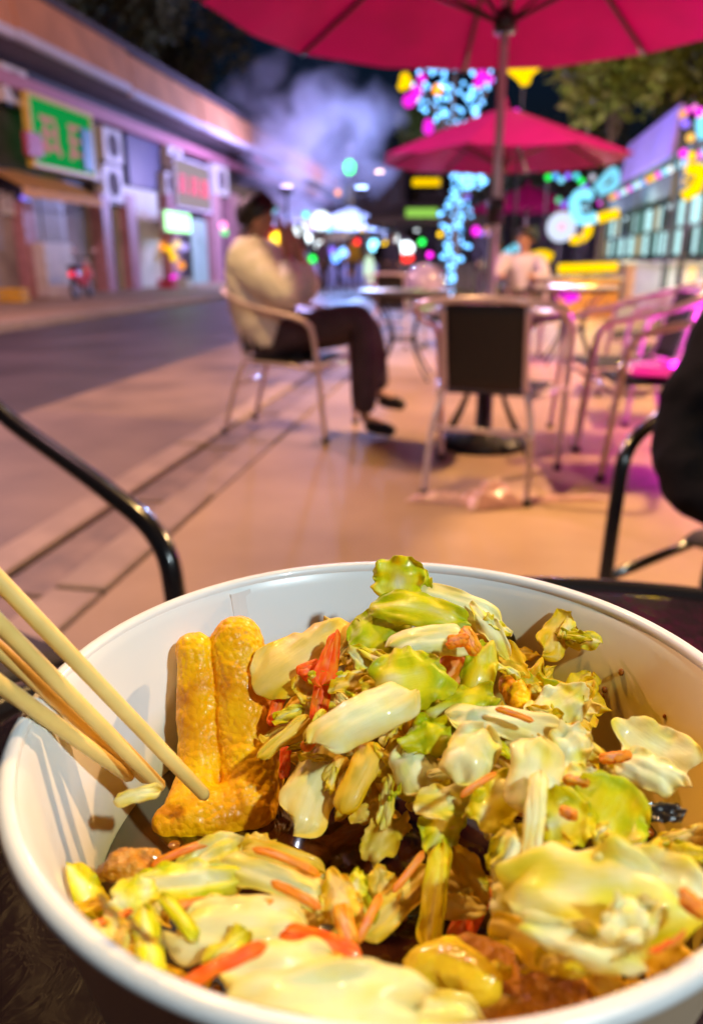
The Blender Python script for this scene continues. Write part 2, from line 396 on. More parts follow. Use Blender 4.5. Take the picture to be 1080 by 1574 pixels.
def person(loc, rz, J, label, jacket, trousers, shoe=None, group=None, hands=True, hair=M['hair'], puff=1.0, sub=2, wide=1.0):
    r = empty('person', loc, rz, label, 'person', group)
    V = {k: Vector(v) for k, v in J.items()}
    def mid(a, b, t=.5): return V[a].lerp(V[b], t)
    def P(v, rad): return (*v, rad)
    body = [[('pel', P(V['pelvis'], .12)), ('bel', P(mid('pelvis', 'chest'), .115)), ('ch', P(V['chest'], .125)), ('nk', P(V['neck'], .055)), ('nk2', P(mid('neck', 'head', .35), .05)), ('hd', P(V['head'], (.075, .09))), ('tp', P(V['head']+(V['head']-V['neck']).normalized()*.075, .055))]]
    for s in 'lr':
        body.append([('ch', None), ('sh'+s, P(V['sh'+s], .06)), ('el'+s, P(V['el'+s], .04)), ('wr'+s, P(V['wr'+s], .027)), ('ha'+s, P(V['ha'+s], (.038, .02)))])
        d = (V['ha'+s]-V['wr'+s]).normalized(); side = d.cross(Vector((0, 0, 1)) if abs(d.z) < .8 else Vector((0, 1, 0))).normalized()
        if hands:
            for q, (off, ln) in enumerate(((-.027, .06), (-.009, .075), (.009, .08), (.027, .07))):
                a = V['ha'+s]+side*off+d*.03; b = a+d*ln*.55; c = b+(d*.7-side.cross(d)*.7)*ln*.45
                body.append([('ha'+s, None), (f'f{s}{q}a', P(a, .009)), (f'f{s}{q}b', P(b, .0085)), (f'f{s}{q}c', P(c, .0075))])
            a = V['wr'+s].lerp(V['ha'+s], .6)+side*.035; b = a+(d+side*.8).normalized()*.045
            body.append([('ha'+s, None), (f't{s}a', P(a, .011)), (f't{s}b', P(b, .009))])
        body.append([('pel', None), ('hp'+s, P(V['hp'+s], .085)), ('kn'+s, P(V['kn'+s], .058)), ('an'+s, P(V['an'+s], .036)), ('to'+s, P(V['to'+s], .032))])
    vs_, es_ = chain(body)
    skin_mesh('body', vs_, es_, M['skin'], r, sub)
    j = [[('hem', P(V['pelvis']+(mid('hpl', 'knl', .18)+mid('hpr', 'knr', .18)-V['hpl']-V['hpr'])*.5+Vector((0, 0, -.01)), .135*puff)), ('pel', P(V['pelvis'], .15*puff)), ('bel', P(mid('pelvis', 'chest'), .155*puff)), ('ch', P(V['chest'], .16*puff)), ('cl', P(mid('chest', 'neck', .9), .075))]]
    for s in 'lr': j.append([('ch', None), ('sh'+s, P(V['sh'+s], .085*puff)), ('um'+s, P(mid('sh'+s, 'el'+s), .078*puff)), ('el'+s, P(V['el'+s], .066*puff)), ('fm'+s, P(mid('el'+s, 'wr'+s), .06*puff)), ('wr'+s, P(mid('el'+s, 'wr'+s, .93), .045))])
    vs_, es_ = chain(j); jo = skin_mesh('jacket', vs_, es_, jacket, r, sub)
    if hands: ws = jo.modifiers.new('sub2', 'SUBSURF'); ws.levels = ws.render_levels = 1; wr_ = jo.modifiers.new('folds', 'DISPLACE'); wr_.texture = FOLD; wr_.strength = .032; wr_.texture_coords = 'LOCAL'
    t = [[('pel', P(V['pelvis']-Vector((0, 0, .02)), .14))]]
    for s in 'lr': t.append([('pel', None), ('hp'+s, P(V['hp'+s], .10)), ('th'+s, P(mid('hp'+s, 'kn'+s), .09*wide)), ('kn'+s, P(V['kn'+s], .078*wide)), ('sn'+s, P(mid('kn'+s, 'an'+s), .07*wide)), ('an'+s, P(mid('kn'+s, 'an'+s, .97), .062*wide))])
    vs_, es_ = chain(t); skin_mesh('trousers', vs_, es_, trousers, r, sub)
    for s in 'lr':
        d = (V['to'+s]-V['an'+s])
        skin_mesh('shoe', [P(V['an'+s]+Vector((0, 0, -.02)), .048), P(V['an'+s].lerp(V['to'+s], .5)+Vector((0, 0, -.02)), .044), P(V['to'+s], .04), P(V['to'+s]+d.normalized()*.05, .03)], [(0, 1), (1, 2), (2, 3)], shoe or M['hair'], r, 2)
    # face: nose, ears, eyes ; hair cap
    f = Vector(J.get('face', (0, -1, 0))).normalized(); h = V['head']; up = (V['head']-V['neck']).normalized(); sd_ = f.cross(up).normalized()
    MB().tube([h+f*.088+up*.02, h+f*.108-up*.02, h+f*.09-up*.03], [.008, .014, .008], 8).build('nose', M['skin'], r, True)
    MB().tube([h+f*.085-up*.055-sd_*.022, h+f*.094-up*.055, h+f*.085-up*.055+sd_*.022], .006, 6).build('mouth', M['lip'], r, True)
    for s in (-1, 1):
        MB().ball(h+f*.080+sd_*s*.032+up*.022, .010).build('eye', M['hair'], r, True)
        MB().ball(h+sd_*s*.083-f*.005, (.014, .02, .03)).build('ear', M['skin'], r, True)
    mb = MB(); c = h+up*.028-f*.026
    Mx = Matrix((sd_, f, up)).transposed()
    n, mrows = 20, 12
    for i in range(mrows+1):
        th = i/mrows*R_(128)
        for k in range(n):
            a = 2*math.pi*k/n; front = max(0, math.sin(a))
            tt = th*(1-.58*front**.7) ; rr = (.116+.005*math.sin(5*a+i))*(1-.13*front)
            mb.v.append(c + Mx @ Vector((rr*.93*math.sin(tt)*math.cos(a), rr*1.02*math.sin(tt)*math.sin(a), rr*math.cos(tt))))
    for i in range(mrows):
        for k in range(n): mb.f.append((i*n+k, (i+1)*n+k, (i+1)*n+(k+1) % n, i*n+(k+1) % n))
    o = mb.build('hair', hair, r, True); sl = o.modifiers.new('thick', 'SOLIDIFY'); sl.thickness = .018
    return r
M['lip'] = mat('lips', (.45, .17, .15), .4)
M['jacket_white'] = mat('off white padded jacket', (.82, .80, .80), .75, var=.06, scale=14, bump=.5, bscale=25)
M['trousers_dark'] = mat('dark trousers', (.075, .048, .062), .8, var=.3, scale=10)
M['jacket_black'] = mat('black coat', (.0035, .003, .005), .9, var=.3, scale=30, bump=.3, spec=.15)
SIT = dict(pelvis=(0, .07, .54), chest=(0, .22, .84), neck=(0, .21, 1.02), head=(0, .15, 1.165), face=(.15, -1, -.2),
           shl=(.17, .18, .95), ell=(.24, -.04, .74), wrl=(.08, -.05, .98), hal=(.05, -.02, 1.07),
           shr=(-.17, .17, .95), elr=(-.29, -.14, .73), wrr=(-.13, -.06, .98), har=(-.08, -.01, 1.08),
           hpl=(.09, .03, .53), knl=(.10, -.44, .60), anl=(.10, -.50, .22), tol=(.10, -.62, .17),
           hpr=(-.09, .03, .53), knr=(-.06, -.46, .67), anr=(-.04, -.46, .10), tor=(-.04, -.60, .045))
p = person((-1.06, 4.37, 0), R_(82), SIT, 'seated person in white padded jacket and dark trousers, hands raised to face', M['jacket_white'], M['trousers_dark'], puff=1.5, wide=1.22)
def chair_local(p): return Matrix.Rotation(.676, 3, 'Z') @ (p - Vector((.627, 1.402, 0)))
BLK = dict(pelvis=(.03, .10, .53), chest=(.05, .17, .88), neck=(.06, .15, 1.10), head=(.06, .08, 1.24), face=(.3, -1, -.1),
           shl=(.23, .13, 1.02), ell=(.30, -.08, .78), wrl=(.22, -.32, .79), hal=(.20, -.40, .79),
           shr=chair_local(onY(1150, 470, 1.42)), elr=chair_local(onY(1046, 716, 1.30)), wrr=chair_local(onY(1140, 812, 1.16)), har=chair_local(onY(1170, 830, 1.10)),
           hpl=(.12, .05, .53), knl=(.22, -.38, .55), anl=(.22, -.36, .10), tol=(.22, -.48, .045),
           hpr=(-.06, .05, .53), knr=(.02, -.38, .52), anr=(.02, -.34, .10), tor=(.02, -.46, .045))
person((.627, 1.402, 0), -.676, BLK, 'person in black coat cut off by the right edge, elbow bent', M['jacket_black'], M['jacket_black'], puff=1.0)
PX_phone = MB().box((0, 0, 0), (.075, .009, .15)).build('phone', M['gloss_black']); bevel(PX_phone, .006)
tag(PX_phone, 'dark phone held up in the hands of the person in white', 'phone')
PX_phone.location = Vector((-1.06, 4.37, 0)) + Matrix.Rotation(R_(82), 3, 'Z') @ Vector((-.02, -.10, 1.08)); PX_phone.rotation_euler = (R_(-20), 0, R_(82))
# far people
def standing(x, y, rz, label, jk, tr, h=1.0):
    J = dict(pelvis=(0, 0, .92), chest=(0, .01, 1.28), neck=(0, .0, 1.48), head=(0, -.02, 1.61), face=(0, -1, 0),
             shl=(.18, 0, 1.42), ell=(.23, .02, 1.12), wrl=(.22, -.08, .88), hal=(.21, -.11, .80), shr=(-.18, 0, 1.42), elr=(-.24, .02, 1.12), wrr=(-.22, -.14, .93), har=(-.21, -.2, .88),
             hpl=(.09, 0, .9), knl=(.10, -.04, .5), anl=(.10, .06, .09), tol=(.10, -.08, .045), hpr=(-.09, 0, .9), knr=(-.10, .03, .5), anr=(-.10, -.1, .09), tor=(-.10, -.24, .045))
    p = person((x, y, 0), rz, J, label, jk, tr, group='people in the far street', hands=False, sub=1); p.scale = (h, h, h); return p
M['mustard'] = mat('mustard coat', (.55, .26, .03), .8)
M['navy_coat'] = mat('navy coat', (.03, .03, .07), .8)
M['purple_coat'] = mat('purple coat', (.12, .07, .16), .8)
M['cream_coat'] = mat('lavender coat', (.50, .44, .56), .8)
for px, Y, rz, lb, jk in ((541, 26, 0, 'far person in mustard coat left of the white light post', 'mustard'), (603, 23, .4, 'far person in dark coat beside the red tail light', 'navy_coat'),
                          (586, 27, 3, 'far person in dark coat left of the one by the tail light', 'jacket_black'), (497, 24, 1, 'far person in purple coat below the blue lights', 'purple_coat'),
                          (521, 29, 2, 'far person in black coat left of the mustard coat', 'jacket_black'), (742, 17, .5, 'far person in dark coat just left of the near pole', 'navy_coat'), (640, 30, .5, 'far person in purple coat right of the red tail light', 'purple_coat')):
    q = onY(px, 440, Y); standing(q.x, Y, rz, lb, M[jk], M['trousers_dark'], .97)
q = onY(800, 430, 8.6)
SIT2 = dict(SIT); SIT2.update(face=(-.3, -1, -.2), ell=(.27, -.1, .78), wrl=(.15, -.3, .80), hal=(.12, -.38, .80), elr=(-.27, -.1, .78), wrr=(-.15, -.3, .80), har=(-.12, -.38, .80))
put_chair(q.x, 8.75, R_(-10), 'steel armchair under the person in white behind the pole')
person((q.x, 8.75, 0), R_(-10), SIT2, 'seated person in lavender coat behind the near parasol pole', M['cream_coat'], M['trousers_dark'], hands=False, sub=1)
# ------------------------------------------------------------------ bowl
BR, BH = .088, .1045
BC = CAM + cH*.167 + cR*.0098; BC.z = CZ-BH          # centre of the rim
M['paper'] = mat('coated white paper', (.72, .72, .72), .34, var=.03, scale=30, spec=.4, coat=.15)
def amber_shade_paper():
    m = mat('coated paper with painted amber shade', (.70, .71, .71), .30, var=.02, scale=30, spec=.4, coat=.2); nt = m.node_tree; b = nt.nodes['Principled BSDF']
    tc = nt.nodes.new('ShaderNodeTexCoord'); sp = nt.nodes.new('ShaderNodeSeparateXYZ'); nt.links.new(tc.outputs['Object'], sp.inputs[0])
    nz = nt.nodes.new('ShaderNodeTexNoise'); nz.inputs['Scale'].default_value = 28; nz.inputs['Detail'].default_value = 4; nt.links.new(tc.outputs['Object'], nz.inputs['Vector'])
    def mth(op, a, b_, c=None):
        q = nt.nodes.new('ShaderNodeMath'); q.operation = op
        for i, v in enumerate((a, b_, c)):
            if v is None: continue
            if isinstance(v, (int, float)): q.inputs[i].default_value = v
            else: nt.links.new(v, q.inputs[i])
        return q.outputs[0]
    lvl = mth('MULTIPLY_ADD', sp.outputs['X'], .24, .100)          # amber painted in for warm shade, higher on the right wall
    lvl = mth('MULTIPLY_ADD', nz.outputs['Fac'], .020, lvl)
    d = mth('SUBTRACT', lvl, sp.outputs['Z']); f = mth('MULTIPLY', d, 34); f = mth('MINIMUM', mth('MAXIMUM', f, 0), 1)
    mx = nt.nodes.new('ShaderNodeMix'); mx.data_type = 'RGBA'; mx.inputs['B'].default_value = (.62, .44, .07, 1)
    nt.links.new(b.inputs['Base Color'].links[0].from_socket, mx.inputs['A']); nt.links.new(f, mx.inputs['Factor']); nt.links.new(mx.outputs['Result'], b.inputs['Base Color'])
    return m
M['kraft'] = mat('kraft paper outside', (.46, .33, .22), .6, var=.08, scale=30)
def soup_mat():
    m = mat('oily brown broth', (.035, .008, .002), .06, var=.5, scale=60, c2=(.07, .02, .004), coat=.6)
    return m
bowl = empty('paper_bowl', (BC.x, BC.y, .729), 0, 'white paper bowl of cabbage salad on the dark table', 'bowl')
D = BC.z - .729
def wall_r(z):  # inner radius at depth below the rim (z<=0)
    return BR - .0035 + .21*z
MB().lathe([(.066, -D+.010), (.0685, -D+.012), (wall_r(-.095), -.095), (wall_r(-.05), -.05), (BR-.0042, -.003), (BR-.0018, 0)], (0, 0, D), 128, top=False).build('inner_wall', amber_shade_paper(), bowl, True)
MB().lathe([(.062, -D+.001), (.0685, -D+.001), (BR-.0200, -.09), (BR-.0012, -.004)], (0, 0, D), 128, top=False).build('outer_wall', M['kraft'], bowl, True)
MB().tube([((BR)*math.cos(a*math.pi/90), (BR)*math.sin(a*math.pi/90), D+.0006*math.sin(a*math.pi/60)) for a in range(180)], .0021, 14, closed=True).build('rolled_rim', M['paper'], bowl, True)
# paper seam down the inside of the wall
sa = onZ(345, 903, BC.z)-BC; ang = math.atan2(sa.y, sa.x)
M['seam'] = mat('seam shadow line', (.45, .45, .44), .6)
def wp(z, da, off=.0): rr = wall_r(z)-off; return Vector((rr*math.cos(ang+da), rr*math.sin(ang+da), D+z))
mb = MB()
for s, off in ((0, .0005), (1, -.0004)):
    for i in range(9):
        z = -.001-.06*i/8
        for da in (0, -.006, -.03, -.09): mb.v.append(wp(z, da, off if da > -.05 else -.0003))
for i in range(8):
    for k in range(3): a = i*4+k; mb.f.append((a, a+1, a+5, a+4))
for i in range(8): mb.f.append((i*4, i*4+4, 36+i*4+4, 36+i*4))
mb.build('seam', M['paper'], bowl, False)
MB().lathe([(.02, 0), (wall_r(-.0455)-.0003, 0), (wall_r(-.047), -.002)], (0, 0, D-.0455), 96).build('broth', soup_mat(), bowl, True)
oil = mat('chili oil', (.75, .22, .02), .03, trans=.6, coat=.5)
rnd = random.Random(11)
for k in range(26):
    a = rnd.uniform(0, 6.28); q = .072*math.sqrt(rnd.random()); rr = rnd.uniform(.0008, .0028)
    MB().ball((q*math.cos(a), q*math.sin(a), D-.0453), (rr, rr, .0005), 12, 6).build('oil_bead', oil, bowl, True)
for k in range(12):
    a = rnd.uniform(.2, 2.6); z = rnd.uniform(-.03, -.008); rr = wall_r(z)-.0002; s_ = rnd.uniform(.0004, .0010)
    MB().ball((rr*math.cos(a), rr*math.sin(a), D+z), (s_, s_, s_*1.3), 10, 6).build('oil_splash', oil, bowl, True)
# ------------------------------------------------------------------ food: where the heap's surface lies (pixel, metres below the camera)
HP = [(620, 880, .100), (640, 940, .106), (700, 960, .107), (640, 1000, .114), (640, 1100, .125), (640, 1200, .134), (640, 1300, .143), (640, 1400, .147), (640, 1500, .144),
      (760, 1100, .124), (800, 1180, .124), (850, 1100, .124), (860, 1200, .124), (1000, 1150, .124), (930, 1240, .122), (900, 1380, .120), (1040, 1400, .118), (960, 1500, .130), (760, 1540, .138),
      (470, 1000, .118), (560, 1060, .118), (470, 1100, .128), (470, 1200, .140), (420, 1000, .122), (540, 1200, .138), (520, 1300, .151), (250, 1260, .152), (150, 1340, .138), (250, 1370, .133), (330, 1340, .138),
      (420, 1340, .138), (450, 1420, .134), (300, 1440, .128), (230, 1460, .126), (520, 1540, .122), (540, 1380, .140), (730, 1400, .148)]
def heap_h(px, py):
    a = b = 0
    for x, y, h in HP:
        w = 1/(((x-px)**2+(y-py)**2)+300)**1.6
        a += w*h; b += w
    return a/b
def heap(px, py, lift=0):
    h = heap_h(px, py)-lift-.0045
    for _ in range(60):
        p = onZ(px, py, CZ-h); d = Vector((p.x-BC.x, p.y-BC.y)); z = CZ-h-BC.z
        if z > .004 or d.length < wall_r(min(z, 0))-.003: break
        h -= .001
    return p
# ------------------------------------------------------------------ food materials: pigment runs from ivory rib to yellow-green leaf (attribute g), amber where soaked and painted on edges as light shining through (attribute a)
def veg_mat():
    m = bpy.data.materials.new('wet cabbage'); m.use_nodes = True; nt = m.node_tree; b = nt.nodes['Principled BSDF']
    at = nt.nodes.new('ShaderNodeAttribute'); at.attribute_name = 'pig'
    sx = nt.nodes.new('ShaderNodeSeparateColor'); nt.links.new(at.outputs['Color'], sx.inputs[0])
    tc = nt.nodes.new('ShaderNodeTexCoord'); nz = nt.nodes.new('ShaderNodeTexNoise'); nz.inputs['Scale'].default_value = 260; nz.inputs['Detail'].default_value = 5
    nt.links.new(tc.outputs['Object'], nz.inputs['Vector'])
    ma = nt.nodes.new('ShaderNodeMath'); ma.operation = 'MULTIPLY_ADD'; ma.inputs[1].default_value = .42; ma.inputs[2].default_value = -.21
    nt.links.new(nz.outputs['Fac'], ma.inputs[0])
    ad = nt.nodes.new('ShaderNodeMath'); ad.operation = 'ADD'; nt.links.new(ma.outputs[0], ad.inputs[0]); nt.links.new(sx.outputs[0], ad.inputs[1])
    rp = nt.nodes.new('ShaderNodeValToRGB'); cr = rp.color_ramp
    cr.elements[0].position = 0; cr.elements[0].color = (.86, .88, .52, 1); cr.elements[1].position = 1; cr.elements[1].color = (.42, .52, .002, 1)
    e = cr.elements.new(.35); e.color = (.84, .80, .10, 1); e = cr.elements.new(.65); e.color = (.76, .70, .002, 1)
    nt.links.new(ad.outputs[0], rp.inputs[0])
    mx = nt.nodes.new('ShaderNodeMix'); mx.data_type = 'RGBA'; mx.blend_type = 'MULTIPLY'; mx.inputs['B'].default_value = (.95, .56, .006, 1)
    pw = nt.nodes.new('ShaderNodeMath'); pw.operation = 'POWER'; pw.inputs[1].default_value = .6; nt.links.new(sx.outputs[1], pw.inputs[0]); nt.links.new(pw.outputs[0], mx.inputs['Factor']); nt.links.new(rp.outputs[0], mx.inputs['A'])
    m2 = nt.nodes.new('ShaderNodeMix'); m2.data_type = 'RGBA'; m2.inputs['B'].default_value = (.95, .10, .002, 1)
    nt.links.new(sx.outputs[2], m2.inputs['Factor']); nt.links.new(mx.outputs['Result'], m2.inputs['A'])
    nt.links.new(m2.outputs['Result'], b.inputs['Base Color'])
    b.inputs['Roughness'].default_value = .45; b.inputs['Specular IOR Level'].default_value = .25; b.inputs['Coat Weight'].default_value = .24; b.inputs['Coat Roughness'].default_value = .03
    b.inputs['Subsurface Weight'].default_value = .15; b.inputs['Subsurface Radius'].default_value = (1, .65, .12); b.inputs['Subsurface Scale'].default_value = .004
    wv = nt.nodes.new('ShaderNodeTexNoise'); wv.inputs['Scale'].default_value = 700; wv.inputs['Detail'].default_value = 4
    mpv = nt.nodes.new('ShaderNodeMapping'); mpv.inputs['Scale'].default_value = (.22, 1.3, 1); nt.links.new(tc.outputs['Object'], mpv.inputs['Vector']); nt.links.new(mpv.outputs[0], wv.inputs['Vector'])
    bp = nt.nodes.new('ShaderNodeBump'); bp.inputs['Strength'].default_value = .22; bp.inputs['Distance'].default_value = .001
    nt.links.new(wv.outputs['Fac'], bp.inputs['Height']); nt.links.new(bp.outputs[0], b.inputs['Normal']); nt.links.new(bp.outputs[0], b.inputs['Coat Normal'])
    tl = nt.nodes.new('ShaderNodeBsdfTranslucent'); nt.links.new(m2.outputs['Result'], tl.inputs[0])
    ms = nt.nodes.new('ShaderNodeMixShader'); ms.inputs[0].default_value = .20
    out = nt.nodes['Material Output']
    nt.links.new(b.outputs[0], ms.inputs[1]); nt.links.new(tl.outputs[0], ms.inputs[2]); nt.links.new(ms.outputs[0], out.inputs[0])
    return m
VEG = veg_mat()
def frame_at(p, ang, pitch=0, roll=0, blend=.55):
    n = ((CAM-p).normalized()*blend + Vector((0, 0, 1))*(1-blend)).normalized()
    d = cR*math.cos(R_(ang)) + cU*math.sin(R_(ang)); u = (d-n*d.dot(n)).normalized(); v = n.cross(u)
    Mx = Matrix((u, v, n)).transposed()
    return Mx @ Matrix.Rotation(R_(pitch), 3, 'Y') @ Matrix.Rotation(R_(roll), 3, 'X')
def leaf_mesh(L, Wd, th, cu, cv, ruf, g, a, c, seed, shape='leaf', taper=.0, twist=0, jag=.15):
    """curled sheet: u along L, v across Wd; cu / cv = total bend in degrees along / across"""
    rnd = random.Random(seed); nu, nv = 16, 12
    off = Vector((rnd.uniform(-9, 9), rnd.uniform(-9, 9), rnd.uniform(-9, 9)))
    nvx = rnd.randint(7, 11); poly = [rnd.uniform(.66, 1.08) for _ in range(nvx)]; pha = rnd.uniform(0, 6.28); shear = rnd.uniform(-.35, .35)
    def rho(t):
        q = ((t+pha) % (2*math.pi))/(2*math.pi)*nvx; k = int(q) % nvx; f = q-int(q)
        return poly[k]*(1-f)+poly[(k+1) % nvx]*f
    if shape == 'leaf' and rnd.random() < .42: cv, cu = -cv*.8, -cu*.6
    top = []; pig = []
    for i in range(nu+1):
        u = i/nu*2-1
        for j in range(nv+1):
            v = j/nv*2-1
            if shape == 'leaf':
                du, dv_ = u*math.sqrt(1-v*v/2), v*math.sqrt(1-u*u/2)
                k_ = 1+jag*.75*max(abs(u), abs(v))**3*noise.noise(off+Vector((u*5, v*5, 4)))
                q_ = rho(math.atan2(dv_, du))*1.08*k_
            elif shape == 'stem': w = (1-abs(u)**7)**.5*.95+.05
            else: w = (1-abs(u)**10)**.5*.94+.06
            if shape != 'leaf': w *= 1+taper*u
            if shape == 'leaf': w = 1
            ln = 1+jag*.5*noise.noise(off+Vector((v*2.2, 3, u > 0)))
            jag2 = jag if shape == 'leaf' or c > .3 else max(jag, .2)
            w *= 1+jag2*noise.noise(off+Vector((u*2.6, v > 0, 0)))+jag*.6*noise.noise(off+Vector((u*7, v > 0, 2)))
            x, y = u*L/2*ln, v*w*Wd/2
            if shape == 'leaf': x, y = du*q_*L/2, dv_*q_*Wd/2*(1+taper*u)
            else: x += shear*v*Wd/2*abs(u)
            edge = max(abs(u), abs(v))**2.2
            z = ruf*edge*(noise.noise(off+Vector((u*2.1, v*2.1, 1)))*1.6+.7*noise.noise(off+Vector((u*4.6, v*4.6, 5)))) + ruf*.45*noise.noise(off+Vector((u*1.6, v*1.6, 7))) + .00035*noise.noise(off+Vector((u*6, v*6, 8)))+ (.0005*abs(noise.noise(off+Vector((u*3, v*3, 18)))) if shape == 'leaf' else .00022*math.sin(v*11+3*noise.noise(off+Vector((u*1.5, v, 40)))))
            # bend along u then across v
            if abs(cu) > 1: rr = L/R_(cu); an = x/rr; x, z1 = (rr-z)*math.sin(an), rr-(rr-z)*math.cos(an)
            else: z1 = z
            if abs(cv) > 1: rr = Wd/R_(cv); an = y/rr; y, dz = rr*math.sin(an), rr*(1-math.cos(an))
            else: dz = 0
            tw = R_(twist)*u; z2 = z1+dz
            y, z2 = y*math.cos(tw)-z2*math.sin(tw), y*math.sin(tw)+z2*math.cos(tw)
            top.append(Vector((x, y, z2)))
            gg = g + .35*(edge-.4)*(1 if g > .3 else .35) + (.55 if shape == 'leaf' else .3)*noise.noise(off+Vector((u*1.7, v*1.7, 11)))
            rib = math.exp(-(v/.22)**2)*(.45 if g > .3 else .1)*max(0, .8-u*.6)
            pig.append((max(0, min(1, gg-rib)), max(0, min(1, a+(.3*edge**1.6 if shape != 'leaf' else .12*edge)+.26*noise.noise(off+Vector((u*1.5, v*1.5, 20))))), c*(.92+.3*noise.noise(off+Vector((u*3, v*3, 30)))) if c > .3 else c))  # rib edges painted amber for light passing through, besides soaking
    # normals for thickness
    def id_(i, j): return i*(nv+1)+j
    nrm = [Vector() for _ in top]
    for i in range(nu+1):
        for j in range(nv+1):
            du = top[id_(min(i+1, nu), j)]-top[id_(max(i-1, 0), j)]; dv = top[id_(i, min(j+1, nv))]-top[id_(i, max(j-1, 0))]
            q = du.cross(dv); nrm[id_(i, j)] = q.normalized() if q.length > 1e-12 else Vector((0, 0, 1))
    vs_ = []
    for s in (1, -1):
        for i in range(nu+1):
            for j in range(nv+1):
                e = max(abs(i/nu*2-1)**6, abs(j/nv*2-1)**6); t = th*(1-.75*e)
                vs_.append(top[id_(i, j)]+nrm[id_(i, j)]*(s*t/2))
    N = len(top); fs = []
    for i in range(nu):
        for j in range(nv):
            q = (id_(i, j), id_(i+1, j), id_(i+1, j+1), id_(i, j+1)); fs.append(q); fs.append(tuple(N+k for k in q[::-1]))
    for i in range(nu):
        for j in (0, nv):
            q = (id_(i, j), id_(i+1, j), N+id_(i+1, j), N+id_(i, j)); fs.append(q[::-1] if j == 0 else q)
    for j in range(nv):
        for i in (0, nu):
            q = (id_(i, j), id_(i, j+1), N+id_(i, j+1), N+id_(i, j)); fs.append(q if i == 0 else q[::-1])
    return vs_, fs, pig+pig
def piece(name, label, cat, px, py, lp, wp_, ang, g=.5, a=0, c=0, th=.65, cu=30, cv=30, ruf=2.0, lift=0, pitch=0, roll=0, shape='leaf', taper=0, twist=0, jag=.15, group=None, blend=.55):
    p = heap(px, py, lift/1000); s = (p-CAM).dot(cF)/FPX
    vs_, fs, pig = leaf_mesh(lp*s, wp_*s, (th*.62 if th < 2.1 or name == 'cabbage_piece' and th < 3.5 else th)/1000, cu, cv, ruf/1000, g, a, c, hash((px, py, lp)) & 0xffff, shape, taper, twist, jag)
    cen = sum(vs_, Vector())/len(vs_)
    Fm = frame_at(p, ang, pitch, roll, blend); Fi = Fm.transposed()
    for i, v in enumerate(vs_):
        w = p + Fm @ (v-cen); d = Vector((w.x-BC.x, w.y-BC.y)); z = w.z-BC.z
        lim = wall_r(min(z, 0))-.001 if z < .004 else BR-.003
        if d.length > lim: d *= lim/d.length; w.x, w.y = BC.x+d.x, BC.y+d.y; vs_[i] = Fi @ (w-p)
        else: vs_[i] = v-cen
    me = bpy.data.meshes.new(name); me.from_pydata([tuple(v) for v in vs_], [], fs); me.update(); me.shade_smooth()
    at = me.color_attributes.new('pig', 'FLOAT_COLOR', 'POINT')
    for i, q in enumerate(pig): at.data[i].color = (*q, 1)
    me.materials.append(VEG)
    o = bpy.data.objects.new(name, me); col.objects.link(o)
    o.matrix_world = Matrix.Translation(p) @ Fm.to_4x4()
    sb = o.modifiers.new('sub', 'SUBSURF'); sb.levels = 1; sb.render_levels = 1
    if name != 'cabbage_shred': NAMED.append((px, py, label))
    return tag(o, label, cat, group)
NAMED = []
CAB = 'cabbage pieces in the bowl'
def cab(label, *a, **k): return piece('cabbage_piece', label, 'cabbage', *a, group=CAB, **k)
def car(label, *a, **k):
    k.setdefault('shape', 'strip'); k.setdefault('jag', .06); k.setdefault('ruf', .3); k.setdefault('th', 2.2); k.setdefault('cu', 20); k.setdefault('cv', 0); k.setdefault('c', 1)
    return piece('carrot_strip', label, 'carrot', *a, group='carrot strips in the bowl', **k)
# top of the heap
cab('ruffled yellow-green cabbage tip standing above the far rim', 612, 893, 80, 95, 85, g=.75, cu=-20, cv=50, ruf=4, lift=3, jag=.3, blend=.85)
cab('second small yellow-green tip right of the highest cabbage tip', 645, 893, 45, 45, 40, g=.85, cu=-20, cv=40, ruf=3, lift=2, jag=.3, blend=.85)
cab('translucent pinkish white cabbage strip sloping right below the top tip', 690, 930, 170, 60, -28, g=.02, cu=-45, cv=-40, ruf=1.5, lift=2, shape='stem', th=1.2)
cab('long yellow cabbage leaf edge arching under the top tip', 648, 940, 170, 62, -18, g=.80, cu=-60, cv=-50, ruf=2, lift=5)
cab('olive green cabbage leaf high on the left of the heap', 585, 975, 120, 105, 40, g=1.0, cu=-40, cv=-50, ruf=3, lift=4)
cab('smooth white cabbage rib just below the yellow leaf edge', 662, 985, 130, 60, 8, g=.05, cu=-40, cv=-70, ruf=1, lift=7, shape='stem', th=2)
cab('white-edged cabbage curl left of the jagged yellow leaf', 572, 1018, 90, 50, -35, g=.30, cu=50, cv=60, ruf=2, lift=5)
cab('jagged bright yellow cabbage leaf in the upper heap', 632, 1040, 125, 120, 15, g=.82, cu=-30, cv=-35, ruf=2.5, lift=8, jag=.35)
cab('big amber translucent cabbage leaf leaning at the heap left', 475, 1005, 190, 120, 48, g=.12, a=.55, cu=-35, cv=-30, ruf=3, lift=2, th=.8, jag=.1)
cab('thin pale vein strip beside the red carrot', 540, 985, 150, 14, 62, g=.05, a=.1, cu=-25, cv=0, ruf=.8, lift=5, shape='strip', th=1.2)
cab('shiny yellow cabbage leaf hanging down at upper right', 738, 1030, 130, 66, 78, g=.72, a=.1, cu=-40, cv=-60, ruf=3, lift=7)
cab('narrow pale cabbage edge running down the right of the heap top', 752, 965, 110, 36, -64, g=.15, cu=-40, cv=-40, ruf=2, lift=3)
cab('pale cabbage leaf with curled edge at the heap right end', 862, 1085, 110, 75, 35, g=.12, cu=50, cv=70, ruf=4, lift=6)
cab('yellow-green leaf scrap behind the pale curled leaf', 822, 1062, 80, 60, 10, g=.75, a=.2, cu=30, cv=40, ruf=3, lift=1)
